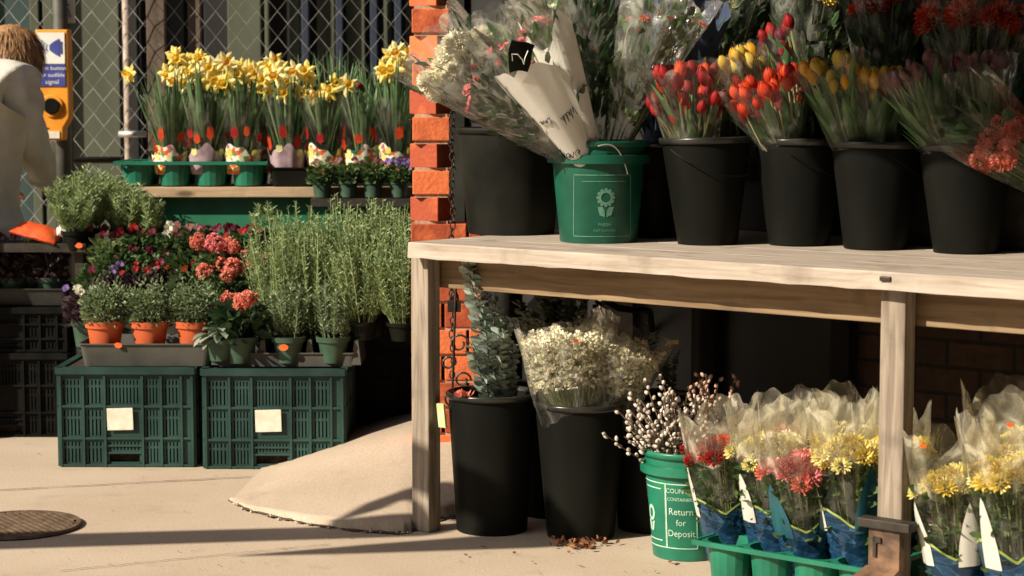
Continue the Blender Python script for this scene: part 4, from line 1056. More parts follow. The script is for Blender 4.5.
# flag like card clipped on the first tall bucket
mb=MB(); q=W(441,408,l1.y-.05); mb.box(-.004,.004,-.012,.012,-.055,.012); o=mb.build('bucket_tag',basic('pale_green_card',(.4,.5,.2),(.6,.65,.35)))
o.location=(q.x,q.y,q.z); o.rotation_euler=(0,R(-9),R(55)); tag(o,'small pale green card hooked over the rim of the left tall bucket','tag')
mb=MB(); 
for i in range(9): mb.leafq((ru(-.02,.02),0,0),(ru(-1,1),-.5,ru(.2,.9)),.03,.016,ru(0,2))
o=mb.build('wilted_petals',P_coral); o.location=W(462,396,l1.y-.1); tag(o,'small wilted red petals at the rim of the left tall bucket','petals')
# baby's breath
def breath(label,base,target,r1,seed,n=900,group='baby\'s breath bunches in cellophane'):
    random.seed(seed); base=Vector(base); v=Vector(target)-base; L=v.length
    t=thing('babys_breath_bunch',label,'flowers',base,0,group,quat=quat_aim(v))
    fm=MB(); sm=MB()
    for i in range(n):
        a=ru(0,6.28); q=math.sqrt(rnd())*r1*.95; cl=noise.noise(Vector((math.cos(a)*q*30,math.sin(a)*q*30,seed))); z=L*(.42+.5*rnd()**.7)*(1-.05*(q/r1)**2)*(1+.16*cl); q*=.75+.3*z/L
        c=Vector((q*math.cos(a),q*math.sin(a)*.9,z)); r=ru(.0055,.0085)
        for k in range(5):
            d=Vector((ru(-1,1),ru(-1,1),ru(-.6,1))).normalized(); fm.leafq(c,d,r*1.3,r*1.2,ru(0,3))
        if i%3==0: sm.tube([c*.0+Vector((c.x*.25,c.y*.25,0)),c*.6+Vector((c.x*.1,c.y*.1,0)),c],.0007,3,caps=False)
    sm.build('stems',L_stem,t); tag(fm.build('flowers',P_breath,t),kind='stuff')
    wr=Wrap(L*1.0,.095,r1*1.06,seed,.95,.9,.10,.035); mb=MB(); wr.mesh(mb); mb.build('cellophane_wrap',M_cello,t,smooth=True)
    return t
Y2=l2.y
g1=breath('dense white baby\'s breath with an orange red sticker, left of the two bunches',(l2.x-.01,l2.y-.02,.30),W(565,324,Y2-.02),.13,41,3000); sticker_at(g1,576,341,Y2-.145)
breath('second bunch of baby\'s breath in the same bucket, leaning right behind the pussy willow',(l2.x+.04,l2.y+.03,.31),W(628,335,Y2+.0),.115,42,2600)
eucalyptus('dry pale filler twigs in cellophane shade right of the baby\'s breath',(l3.x+.03,l3.y+.03,.3),[W(660,330,l3.y),W(672,345,l3.y),W(650,322,l3.y+.05),W(683,350,l3.y+.03)],name='filler_twigs',leaf=L_mid,ls=.008)
# pussy willow
def willow(label,base,targets,film=False,seed=1,big=1.0,mat=P_catk):
    random.seed(seed); t=thing('pussy_willow_bunch',label,'branches',base,0); base=Vector(base); sm=MB(); cm=MB()
    for tg in targets:
        v=Vector(tg)-base; n=8; pts=[v*(i/n)+Vector((ru(-.004,.004),ru(-.004,.004),0)) for i in range(n+1)]
        sm.tube(pts,.0018,4)
        m=int(11*v.length/.28)
        for k in range(m):
            q=.38+.62*(k+.5)/m; i=min(int(q*n),n-1); p=pts[i].lerp(pts[i+1],q*n-i); a=k*2.4
            d=(v.normalized()*.9+Vector((math.cos(a),math.sin(a),0))*.75).normalized(); Lc=ru(.012,.016)*big; rc=ru(.0046,.006)*big
            M=Matrix.Translation(p+Vector((math.cos(a),math.sin(a),0))*.004)@quat_aim(d).to_matrix().to_4x4()
            cm.lathe([(.0008,0),(rc*.8,Lc*.15),(rc,Lc*.45),(rc*.7,Lc*.8),(.0005,Lc)],7,M)
    sm.build('twigs',P_twig,t); tag(cm.build('catkins',mat,t,smooth=True),kind='stuff'); return t
Yg=lg.y
tg=[]
random.seed(9)
for i in range(64):
    px=ru(618,706); py=390+ru(0,45)+abs(px-672)*.25; tg.append(W(px,py,Yg+ru(-.09,.08)))
tg+=[W(602,433,Yg-.05),W(628,392,Yg),W(645,380,Yg),W(660,375,Yg+.03),W(668,388,Yg-.03)]
willow('pussy willow twigs with pale furry catkins in the bright green pail',(lg.x,lg.y,.17),tg)
P_cpink=basic('pinkish_catkins',(.40,.24,.17),(.62,.44,.34),rough=.9,scale=60,island=True)
tg=[W(ru(685,742),ru(372,420),Yg+.12+ru(-.05,.06)) for _ in range(16)]
wt=willow('pinkish catkin twigs behind the pail, rising above the wrapped red mum',(lg.x+.09,lg.y+.13,.2),tg,seed=4,mat=P_cpink)

# potted mums in printed sleeves
M_bsl,nt,out=nt_new('blue_printed_film'); L_=nt.links
p=N(nt,'ShaderNodeBsdfPrincipled'); p.inputs['Roughness'].default_value=.28
tc=N(nt,'ShaderNodeTexCoord'); mp=N(nt,'ShaderNodeMapping'); mp.inputs['Scale'].default_value=(1,1,2.8); L_.new(tc.outputs['Object'],mp.inputs[0])
wv=N(nt,'ShaderNodeTexNoise'); wv.inputs['Scale'].default_value=7; wv.inputs['Distortion'].default_value=2.5; wv.inputs['Detail'].default_value=1; L_.new(mp.outputs[0],wv.inputs[0])
rp=ramp(nt,[(.48,(.006,.025,.055)),(.50,(.04,.11,.2)),(.515,(.01,.045,.10)),(.62,(.008,.035,.075)),(.645,(.025,.08,.15)),(.67,(.010,.04,.09))]); L_.new(wv.outputs['Fac'],rp.inputs[0]); L_.new(rp.outputs[0],p.inputs['Base Color'])
n2=N(nt,'ShaderNodeTexNoise'); n2.inputs['Scale'].default_value=30; L_.new(tc.outputs['Object'],n2.inputs[0])
bp=N(nt,'ShaderNodeBump'); bp.inputs['Strength'].default_value=.8; bp.inputs['Distance'].default_value=.008; L_.new(n2.outputs['Fac'],bp.inputs['Height']); L_.new(bp.outputs[0],p.inputs['Normal']); L_.new(p.outputs[0],out.inputs[0])
M_teal=basic('teal_printed_film',(.012,.06,.085),(.02,.10,.12),rough=.3,scale=10,bump=.3,bscale=25)
M_lime=basic('lime_print',(.22,.3,.05),(.36,.44,.12),rough=.35)
M_wfilm=basic('white_printed_film',(.7,.68,.6),(.82,.8,.72),rough=.3,scale=10,trans=.3)
def mum(label,c,z,tgt,hk,seed,r0=.052,r1=.10,panels=((0.9,'t'),(-.9,'t')),n=16,group='potted mums in blue printed sleeves under the shelf'):
    random.seed(seed); base=Vector((c.x,c.y,z)); v=Vector(tgt)-base; L=v.length*.90
    t=thing('potted_mum',label,'potted plant',base,0,group,quat=quat_aim(v))
    pot(t,.09,.05,.037,M_potg)
    ac=face_cam_angle(t); hz=L*.76
    lm=MB(); sm=MB()
    for i in range(170):
        tt=ru(.26,.74); q=math.sqrt(rnd())*(r0+(r1-r0)*tt)*.9; a=ru(0,6.28); lm.leafq((q*math.cos(a),q*math.sin(a),L*tt),(math.cos(a),math.sin(a),ru(-.1,.9)),.035*ru(.7,1.3),.022,ru(0,3))
    for x,y in disc_pts(n,.075):
        sm.tube([(x*.4,y*.4,.08),(x,y,hz)],.0018,4,caps=False)
    sm.build('stems',L_stem,t); lm.build('leaves',L_mid,t)
    for i,(x,y) in enumerate(disc_pts(n+14,.092)):
        k=hk[i%len(hk)]; inst(random.choice(MUM[k]),'flower',t,(x,y,hz+ru(-.012,.02)-(x*x+y*y)*2),quat_aim((x*8,y*8,1),ru(0,6)),ru(1.3,1.8))
    wr=Wrap(L,r0,r1,seed,1,.9,.14,.03); mb=MB(); wr.mesh(mb,t0=.2,t1=.70,nt=8); mb.build('clear_sleeve',M_celloD,t,smooth=True); mb=MB(); wr.mesh(mb,t0=.70,t1=.97,nt=10); mb.build('clear_sleeve',M_celloY,t,smooth=True)  # upper film hazier, to carry the painted sun glow
    mb=MB(); e=lambda th: .36+.085*abs(math.sin(1.5*(th-ac)))
    wr.mesh(mb,t0=0,t1=e,off=.0022); mb.build('blue_print',M_bsl,t,smooth=True)
    mb=MB(); wr.mesh(mb,t0=e,t1=lambda th:e(th)+.015,off=.003,nt=2); mb.build('lime_border',M_lime,t,smooth=True)
    for da,kd in panels:
        a0=ac+da; hw=.55 if kd=='t' else .32; top=.68 if kd=='t' else .66
        def e1(th,a0=a0,hw=hw,top=top): 
            s=max(0,1-abs(th-a0)/hw); return .34+(top-.34)*s**.55
        mb=MB(); wr.mesh(mb,t0=.33,t1=e1,th0=a0-hw,th1=a0+hw,nth=20,nt=10,off=.0045 if kd=='t' else .006); mb.build('printed_panel',M_teal if kd=='t' else M_wfilm,t,smooth=True)
    return t
ZTR=.105
mums=[]
specs=[(730,548,'red mum in a blue printed sleeve, leftmost beside the green pail',('red','dred','red'),((1.0,'t'),(-1.3,'w')),716,398,.13),
       (776,555,'pale yellow mum in a blue printed sleeve with a white peak, second from the left',('yel','yel','white'),((1.1,'w'),(-.9,'w')),765,392,.13),
       (812,560,'coral pink mum in a blue sleeve, low between two yellow ones',('pink','coral','pink'),((.95,'t'),(-.95,'t')),792,415,.09),
       (858,566,'bright yellow mum with a dark teal panel on its sleeve, left of the second post',('gold','yel','gold'),((.55,'t'),(-1.3,'w')),846,390,.12)]
for i,(px,py,lab,hk,pn,tx,ty,bd) in enumerate(specs):
    u=uat(px,bd+.03,ZTR); c=S(u,bd+.03,0); mums.append(c)
    mum(lab,c,.03,W(tx,ty,c.y-.03),hk,60+i,panels=pn)
for i,(px,bd,lab,hk,pn,tx,ty) in enumerate(((796,.29,'pink mum with white film peak in the back row of the green tray',('pink','coral'),((.4,'w'),(-.9,'t')),795,385),(840,.33,'yellow and white mum in the back row, left of the second post',('yel','white'),((.2,'w'),(1.0,'t')),835,380),(900,.32,'yellow mum half hidden behind the second post',('yel','gold'),((.9,'t'),(-.9,'w')),890,395))):
    u=uat(px,bd,ZTR); c=S(u,bd,0); mum(lab,c,.03,W(tx,ty,c.y),hk,80+i,panels=pn)
for i,(px,bd,lab,hk,pn,tx,ty) in enumerate(((962,.10,'golden yellow mum in a blue sleeve just right of the second post',('gold','yel'),((.35,'w'),(-1.0,'w')),948,418),(1024,.08,'golden yellow mum in a blue sleeve at the right edge',('gold','gold','yel'),((-.75,'w'),(.9,'t')),1006,396),(1010,.30,'tall sleeve of yellow mums in the back at the right edge',('gold','yel'),((.9,'w'),(-.9,'w')),1010,372))):
    u=uat(px,bd,ZTR); c=S(u,bd,0); t=mum(lab,c,.0 if i<2 else .02,W(tx,ty,c.y),hk,90+i,panels=pn,r1=.115)
    if i==0: sticker_at(t,923,446,c.y-.11)
    if i==1: sticker_at(t,1010,425,c.y-.12)
ua=uat(705,.04,ZTR); ub=POSTGAP-.01
um=(ua+ub)/2; c=S(um,.19,0)
tray('cell_tray','bright green tray of round cups under the wrapped mums, left of the second post',c,ub-ua,.38,.105,M_green,SRZ,cells=(4,3,.058,.10))
c=S(POSTGAP+PW+.42,.20,0)
tray('cell_tray','bright green tray of round cups under the yellow mums right of the second post',c,.66,.34,.075,M_green,SRZ,cells=(6,3,.055,.07))
# fallen leaves
mb=MB(); random.seed(3)
for i in range(70):
    p=G(583+random.gauss(0,15),547+random.gauss(0,1.6),.0); mb.leafq((p.x,p.y,ru(.003,.016)),(ru(-1,1),ru(-1,1),ru(-.1,.5)),ru(.012,.032),ru(.008,.014),ru(0,3))
for i in range(10):
    p=G(ru(430,760),ru(548,574),0); mb.leafq((p.x,p.y,.006),(ru(-1,1),ru(-1,1),.1),ru(.008,.018),.008,ru(0,3))
tag(mb.build('fallen_leaves',basic('dry_leaves',(.12,.045,.02),(.28,.12,.05),rough=.9,island=True)),'small heap of dry brown leaves in front of the baby\'s breath bucket','leaves',kind='stuff')
# pipes and notice in the dark behind
q=W(617,313,5.75); mb=MB(); mb.box(-.045,.045,-.004,.004,-.09,.09); t=mb.build('notice_board',basic('grey_notice',(.25,.25,.27),(.36,.36,.38),scale=40)); t.location=q; tag(t,'grey notice panel in the dark under the shelf behind the baby\'s breath','notice')
mb=MB(); mb.tube([W(604,290,5.6),W(608,302,5.6),W(618,308,5.6),W(632,310,5.62),W(642,309,5.75),W(650,312,6.0),W(652,330,6.1)],.010,8); tag(mb.build('black_hose',M_black,smooth=True),'black hose curving in front of the grey notice panel under the shelf','hose')
mb=MB(); q=W(674,342,5.5); mb.box(q.x-.012,q.x+.012,q.y,q.y+.004,q.z-.006,q.z+.006); tag(mb.build('price_tag',basic('pale_yellow_card',(.5,.42,.2),(.6,.5,.25))),'tiny yellowish tag in the dark under the shelf','tag')
for i,(px,lab) in enumerate(((505,'black downpipe in the dark behind the eucalyptus'),(705,'black downpipe in the dark behind the pussy willow'))):
    u=uat(px,.92,.5); c=S(u,.92,0); mb=MB(); mb.tube([(0,0,0),(0,0,1.1)],.035,16); o=mb.build('downpipe',M_dust,smooth=True); o.location=c; tag(o,lab,'pipe')
# ================================================================== left plant display
BUDS={'pur':tulip_mesh(P_red,0,.03,.011),'yel':tulip_mesh(P_pyel,0,.034,.008)}
# ledge with daffodils
YL=7.15
zl=lambda py,Y=YL: H+ray(300,py).z/ray(300,py).y*Y
XL=lambda px,Y=YL: (px-512)/F*Y*1.0
random.seed(11)
zt=zl(187.5)
ls=thing('plant_bench','stepped green bench with a pale wooden top ledge carrying the potted daffodils','bench',(0,YL,0))
x0,x1=XL(112),XL(430)
mb=MB(); mb.box(x0,x1,0,.34,zt-.035,zt); mb.build('ledge_board',M_woodl,ls,bevel=.002)
M_gb=basic('green_painted_board',(.015,.13,.065),(.03,.19,.10),rough=.5,scale=5)
mb=MB(); mb.box(x0-.02,x1,.05,.07,0,zt-.036); mb.build('front_board',M_gb,ls)
z2=.66; z3=.52
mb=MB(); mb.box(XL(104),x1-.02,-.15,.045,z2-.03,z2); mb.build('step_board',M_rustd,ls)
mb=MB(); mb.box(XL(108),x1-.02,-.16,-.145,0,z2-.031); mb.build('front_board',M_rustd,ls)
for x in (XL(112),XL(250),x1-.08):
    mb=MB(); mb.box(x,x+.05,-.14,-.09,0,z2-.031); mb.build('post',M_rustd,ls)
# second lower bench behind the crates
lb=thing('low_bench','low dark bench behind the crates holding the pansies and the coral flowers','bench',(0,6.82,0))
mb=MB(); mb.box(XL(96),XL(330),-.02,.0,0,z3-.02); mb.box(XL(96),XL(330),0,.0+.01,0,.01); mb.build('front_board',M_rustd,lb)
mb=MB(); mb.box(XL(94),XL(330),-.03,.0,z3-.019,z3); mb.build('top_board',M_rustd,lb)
# trays on the ledge
tw=XL(264)-XL(115)
tray('cell_tray','green tray of round cups along the left of the wooden ledge under the daffodils',((XL(115)+XL(264))/2,YL+.16,zt+.001),tw,.27,.088,M_dgreen,cells=(4,2,.062,.085))
tray('plant_tray','plain black tray right of the green one on the wooden ledge',((XL(266)+XL(318))/2,YL+.16,zt+.001),XL(316)-XL(268),.26,.07,M_black)
# printed sleeve film
M_prn,nt,out=nt_new('flower_printed_sleeve'); L_=nt.links
p=N(nt,'ShaderNodeBsdfPrincipled'); p.inputs['Roughness'].default_value=.35
tc=N(nt,'ShaderNodeTexCoord'); vo=N(nt,'ShaderNodeTexVoronoi'); vo.inputs['Scale'].default_value=75; L_.new(tc.outputs['Object'],vo.inputs[0])
spc=N(nt,'ShaderNodeSeparateColor'); L_.new(vo.outputs['Color'],spc.inputs[0])
rp=ramp(nt,[(0,(.75,.72,.6)),(.28,(.7,.1,.03)),(.42,(.75,.55,.1)),(.56,(.12,.25,.06)),(.7,(.7,.68,.6)),(.82,(.3,.13,.25)),(.92,(.75,.6,.15))],'CONSTANT'); L_.new(spc.outputs[0],rp.inputs[0]); L_.new(rp.outputs[0],p.inputs['Base Color']); L_.new(p.outputs[0],out.inputs[0])
M_lil=basic('lilac_sleeve_base',(.25,.17,.2),(.4,.3,.32),rough=.4,scale=30)
def printed_tulip(mb,wr,th,t0,h,w_):
    pts=[(0,0),(.5,.25),(.45,.7),(.28,1),(.12,.75),(0,1.05),(-.12,.75),(-.28,1),(-.45,.7),(-.5,.25)]
    r=wr.r0+(wr.r1-wr.r0)*t0
    mb.add([wr.pt(th+x*w_/r,t0+y*h/wr.L,.003) for x,y in pts],[tuple(range(len(pts)))])
def daff_pot(label,px,dy,py_top,nf,seed,kind='daff',fx=None,leafmul=1.0,spread=.075,lilac=False,py0=163):
    if kind=='daff' and fx is None: nf+=3
    random.seed(seed)
    z=zl(164,YL+.1); Y=YL+.1+dy; base=Vector((XL(px,Y),Y,zt+.045))
    t=thing('potted_daffodils' if kind=='daff' else 'potted_bulbs',label,'potted plant',base,0,'potted bulbs along the wooden ledge')
    pot(t,.085,.052,.04,M_dgreen)
    top=(H+ray(300,py_top).z/ray(300,py_top).y*Y)-base.z
    lm=MB(); sm=MB()
    for i in range(int(46*leafmul)):
        a=ru(0,6.28); q=ru(.0,.04); lm.blade((q*math.cos(a),q*math.sin(a),.07),(math.cos(a)*ru(.02,.42),math.sin(a)*ru(.02,.35),1),(top-.07)*ru(.6,1.02),ru(.010,.016),ru(0,.35),6,v=.2,shape=lambda t:1.0 if t<.7 else max(.05,1-(t-.7)/.3))
    heads=[]
    for i in range(nf):
        x=(i-(nf-1)/2)/max(1,nf-1)*2*spread if fx is None else fx[i]
        x+=ru(-.008,.008); y=ru(-.05,.04); hz=top-ru(-.01,.085)
        p1=Vector((x,y,hz)); d=Vector((x*3+ru(-.5,.3),-1,ru(-.15,.35))).normalized()
        sm.tube([(x*.2,y*.3,.07),(x*.6,y*.7,hz*.55),p1+Vector((0,.012,-.01)),p1+Vector((0,.010,.0)),p1],.0028,5,caps=False); heads.append((p1,d))
    if nf: sm.build('stems',L_daff,t)
    lm.build('leaves',L_daff,t)
    for j,(p1,d) in enumerate(heads):
        a_,b_=random.choice(DAFF); f=inst(a_,'flower',t,p1,quat_aim(d,ru(0,6)),ru(.92,1.15)); inst(b_,'trumpet',f,(0,0,.001))
    wr=Wrap(.27,.055,.092,seed,1,.8,.08,.03); mb=MB(); wr.mesh(mb,nth=60,nt=10); mb.build('clear_sleeve',M_celloD,t,smooth=True)
    mb=MB(); ph=ru(0,6); wr.mesh(mb,t0=.0,t1=lambda th:.33+.06*math.sin(3*th+ph)+.03*math.sin(8*th),off=.0015,nt=3); mb.build('sleeve_print',M_lil if lilac else M_prn,t,smooth=True)
    ac=math.atan2(-Y,-base.x)
    for da in (-.95,-.3,.35,1.0):
        if rnd()<.25: continue
        mb=MB(); printed_tulip(mb,wr,ac+da+ru(-.25,.25),ru(.28,.5),ru(.035,.055),ru(.018,.028)); mb.build('printed_tulip',P_red if rnd()<.5 else P_rorg,t)
    for da in (-.55,.7):
        mb=MB(); printed_tulip(mb,wr,ac+da+ru(-.2,.2),ru(.2,.3),.028,.022); mb.build('printed_tulip',P_yel if seed%2 else P_pyel,t)
    return t
daff_pot('leftmost pot of daffodils, its flowers leaning over the left edge of the tray',172,0,62,3,101,fx=[-.148,-.02,.03])
daff_pot('daffodils in the second pot from the left on the ledge, four open flowers',207,.0,60,5,102,lilac=True)
daff_pot('daffodils in the third pot from the left with bright red printed tulips',243,.0,62,5,103)
daff_pot('daffodils in the fourth pot from the left in a pink and lilac sleeve',288,.0,70,4,104,lilac=True)
daff_pot('daffodils in the fifth pot from the left, flowers lowest of the row',325,.0,78,4,105)
daff_pot('leafy bulbs with no open bloom in the sixth pot of the ledge',362,0,80,0,106,kind='b',leafmul=1.5)
daff_pot('bulbs at the right end of the ledge with high daffodils beside the pillar',396,.0,52,5,107,spread=.035,leafmul=1.3)
daff_pot('back row pot of tall daffodils behind the leftmost pots',190,.14,58,5,108)
daff_pot('back row pot of tall daffodils behind the third pot',228,.14,60,4,109)
daff_pot('back row pot of daffodils behind the pink and lilac sleeve',270,.14,62,4,110)
for i,px in enumerate((303,335,368,398)):
    lab=('tall unopened bulbs in the back row behind the fifth pot','tall unopened bulbs in the back row behind the fifth and sixth pots','tall unopened bulbs in the back row with a red bud','tall unopened bulbs in the back row beside the pillar')[i]
    t=daff_pot(lab,px,.14,(52,46,56,58)[i],0,120+i,kind='b',leafmul=1.7)
    for k in range(3):
        p=Vector((ru(-.05,.05),ru(-.06,.0),ru(.27,.36))); inst(BUDS['pur' if i==2 else 'yel'],'bud',t,p,quat_aim((ru(-.3,.3),-.2,1)),.9)
t=None
# little pansy pots hanging in front at the right end of the ledge
def small_pot(label,loc,h,r,leaf,heads,nh,seed,matp=M_potg,name='potted_pansy',ht=.07,rad=.055,nl=160,lw=.02,group=None,cat='potted plant',sc=(.8,1.2),toc=.7,sep=None):
    random.seed(seed); t=thing(name,label,cat,loc,0,group); pot(t,h,r,r*.75,matp); lm=MB(); sm=MB()
    for i in range(nl):
        a=ru(0,6.28); q=math.sqrt(rnd())*rad; z=h*.85+ht*rnd()*math.sqrt(max(0,1-(q/rad)**2*.6)); lm.leafq((q*math.cos(a)*.7,q*math.sin(a)*.7,z),(math.cos(a),math.sin(a),ru(-.2,1)),lw*1.5*ru(.7,1.3),lw,ru(0,3))
    for i in range(14):
        a=ru(0,6.28); sm.tube([(0,0,h*.8),(math.cos(a)*rad*.6,math.sin(a)*rad*.6,h+ht*.8)],.0016,4,caps=False)
    sm.build('stems',leaf,t); lm.build('leaves',leaf,t)
    for i,(x,y) in enumerate(disc_pts(nh,rad*.9)):
        me=random.choice(heads); d=Vector((x*6,-toc+y*3,ru(.2,.9))); inst(me,'flower',t,(x,y-.005,h*.9+ht*ru(.85,1.2)),quat_aim(d,ru(-.6,.6)),ru(*sc))
    return t
for i,px in enumerate((322,348,373,399)):
    Y=YL-.04; small_pot(('small green leafy pot, first of four at the right end of the ledge','small green leafy pot, second of four at the right end of the ledge','small green leafy pot, third of four at the right end of the ledge','small pot of violet pansies beside the pillar at the right end of the ledge')[i],(XL(px,Y),Y,zl(197,Y)),.058,.036,L_mid,[PAN[3]] if i==3 else [PAN[1]],7 if i==3 else 2,200+i,ht=.07,rad=.055,nl=190,lw=.016,group='small pots at the right end of the ledge')
mb=MB(); mb.box(XL(312,YL-.04),XL(412,YL-.04),-.05,.035,zl(205),zl(197)-.002); o=mb.build('pot_rail',M_rustd); o.location=(0,YL-.04,0); tag(o,'narrow dark rail under the four small pots at the right end of the ledge','rail')
# ---- needle herbs (rosemary like)
def needle_herb(label,loc,H_,rad,ns,seed,potm=M_potg,ph=.07,pr=.045,leaf=L_rose,nl=48,ll=.023,lw=.0048,name='needle_herb_pot',group='bushy needle leaved herbs in the left display',spread=.5,potsp=True,cat='herb'):
    random.seed(seed); t=thing(name,label,cat,loc,0,group)
    if potsp: pot(t,ph,pr,pr*.72,potm)
    lm=MB(); sm=MB()
    for i in range(ns):
        a=ru(0,6.28); q=math.sqrt(rnd()); x0_,y0_=q*pr*.7*math.cos(a),q*pr*.7*math.sin(a); x1_,y1_=q*rad*math.cos(a),q*rad*math.sin(a); hh=H_*ru(.80,1.04)*(1-.22*q*q)
        pts=[Vector((x0_,y0_,ph*.8)),Vector((x0_+(x1_-x0_)*.6,y0_+(y1_-y0_)*.6,ph+(hh-ph)*.5)),Vector((x1_+ru(-.01,.01),y1_+ru(-.01,.01),hh))]
        sm.tube(pts,.0013,3,caps=False)
        for k in range(nl):
            u_=.12+.88*k/nl; p=pts[0].lerp(pts[1],u_*2) if u_<.5 else pts[1].lerp(pts[2],u_*2-1); b=k*2.4+i
            d=Vector((math.cos(b),math.sin(b),ru(.5,1.3))); L_e=ll*ru(.7,1.2)*(1.1-.4*u_); sd=d.orthogonal().normalized()*lw*.5; d.normalize()
            lm.add([p-sd*.5,p+d*L_e*.5-sd,p+d*L_e,p+d*L_e*.5+sd],[(0,3,2,1)])
    sm.build('stems',leaf,t); lm.build('leaves',leaf,t); return t
YF_=cc2.y-.17
zc_=HC+.012
for i,px in enumerate((238,287,332)):
    Y=YF_+.07; x=XL(px,Y)
    if i>0: 
        t=needle_herb(('x','short needle leaved herb in a small green pot with an orange sticker','short needle leaved herb in the small green pot beside the stickered one')[i],(x,Y,zc_),.27,.075,26,300+i,ph=.085,pr=.052,leaf=L_herb,ll=.026,lw=.005)
        if i==1: dot(t,(-.01,-.056,.055),.013,rot=(R(80),0,0))
t0=small_pot('big leaved plant with coral blooms in the leftmost small green pot of the right crate',(XL(238,YF_+.07),YF_+.07,zc_),.085,.055,L_dark,[KAL['coral'][0]],3,310,name='potted_kalanchoe',ht=.12,rad=.09,nl=120,lw=.034,sc=(.5,.7))
k=0
for (px,dy,hh) in ((280,.20,.42),(312,.19,.44),(345,.21,.45),(372,.19,.46),(398,.16,.46),(300,.28,.46),(335,.30,.47),(385,.28,.48),(362,.10,.40),(402,.07,.38)):
    Y=YF_+dy; needle_herb(['tall needle leaved herb, leftmost of the big clump on the right crate','tall needle leaved herb, second from the left in the big clump','tall needle leaved herb in the middle of the big clump','tall needle leaved herb right of the middle of the big clump','tall needle leaved herb at the right end of the clump by the post','tall needle leaved herb in the back left of the clump','tall needle leaved herb in the back middle of the clump','tall needle leaved herb in the back right of the clump','slightly shorter needle herb in front, above the end of the cell tray','shortest needle herb in front beside the left post'][k],(XL(px,Y),Y,(HC+.012) if px<360 else .41),hh+.05+(0 if px<360 else -.07),.135,85,330+k,potm=M_black,ph=.06,pr=.05,ll=.025,lw=.0044); k+=1
# ---- terracotta pots with bushy herbs
P_lav=petalmat('lavender_petals',(.2,.18,.4),(.4,.35,.6))
for i,px in enumerate((103,148,193)):
    Y=YC+.075; t=small_pot(('terracotta pot of grey green herb, leftmost of three','terracotta pot of grey green herb, middle of three','terracotta pot of grey green herb, rightmost of three')[i],(XL(px-.5,Y),Y,HC+.038),.105,.060,L_herb,[PAN[3]],0,400+i,matp=M_terra,name='potted_herb',ht=.13,rad=.10,nl=520,lw=.011,group='herbs in terracotta pots on the left crate')
    lm=MB()
    for s in range(46):
        a=ru(0,6.28); q=math.sqrt(rnd())*.095; hz=.13+.13*ru(.4,1)*(1-.3*(q/.1)**2); p0=Vector((q*.4*math.cos(a),q*.4*math.sin(a),.1)); p1=Vector((q*math.cos(a),q*math.sin(a),hz))
        for k in range(12):
            p=p0.lerp(p1,.3+.7*k/12); b=k*2.4; lm.leafq(p,(math.cos(b),math.sin(b),ru(.3,1.2)),.017,.006,ru(0,3))
    lm.build('leaves',L_herb,t)
# big pale leaves beside the third terracotta pot
random.seed(77)
t=thing('potted_sage','large oval grey green leaves spilling beside the rightmost terracotta pot','potted plant',(XL(216,YF_),YF_+.06,HC+.02)); pot(t,.07,.045,.035,M_potg)
lm=MB()
for (dx,dz,a) in ((-.03,.10,-2.6),(-.01,.13,-1.9),(.0,.09,-1.3),(-.045,.13,2.6),(.01,.16,-.6),(-.02,.17,2.0),(-.03,.055,-2.0),(.015,.12,-1.0),(-.05,.09,-2.9)):
    lm.blade((dx*.3,0,.07),(dx*9,-.5,dz*5),.075+dz*.3,.034,1.4,6,v=.15)
lm.build('leaves',leafmat('pale_sage_leaves',(.14,.2,.13),(.36,.42,.33)),t)
# ---- second row: red, coral and purple flowers on the low bench (tops visible)
def row2(label,px,py,Y,heads,nh,leaf,seed,name='potted_flowers',rad=.085,ht=.12,sc=(.8,1.2),lw=.022,nl=220,group='flower pots in the middle rows of the left display'):
    z=(H+ray(300,py).z/ray(300,py).y*Y); h=.09; return small_pot(label,(XL(px,Y),Y,z-h-ht),h,.05,leaf,heads,nh,seed,name=name,ht=ht,rad=rad,nl=nl,lw=lw,group=group,sc=sc)
YA=6.86
mb=MB()
row2('coral pink kalanchoe, brightest and tallest of the coral flowers',217,245,YA,[KAL['coral'][0],KAL['pink'][0]],6,L_mid,501,name='potted_kalanchoe',sc=(.45,.65))
row2('coral pink kalanchoe right of the tallest one, against the needle herbs',254,262,YA,[KAL['coral'][1],KAL['pink'][0]],6,L_mid,502,name='potted_kalanchoe',sc=(.4,.6))
row2('low coral kalanchoe between the rightmost terracotta pot and the needle herbs',225,268,YA-.08,[KAL['coral'][1]],5,L_mid,503,name='potted_kalanchoe',sc=(.4,.6))
row2('small red flowers above the rightmost terracotta pot',186,266,YA,[MUM['dred'][0],MUM['red'][0]],6,L_herb,504,sc=(.5,.8))
row2('red flowers with purple leaves above the middle terracotta pot',140,266,YA,[MUM['dred'][0],PAN[4]],6,L_purple,505,sc=(.6,.9))
row2('dark purple leaved plant with a white and violet pansy above the leftmost terracotta pot',112,268,YA,[PAN[3],PAN[2],PAN[0]],5,L_purple,506,sc=(.8,1.1))
row2('dusky purple heuchera between the red flowers',163,264,YA+.05,[PAN[1],PAN[0]],6,L_purple,507,sc=(.8,1.1))
row2('violet and white pansies at the left end over the gap beside the crate',84,285,YA-.05,[PAN[3],PAN[2]],6,L_purple,508,sc=(.8,1.2))
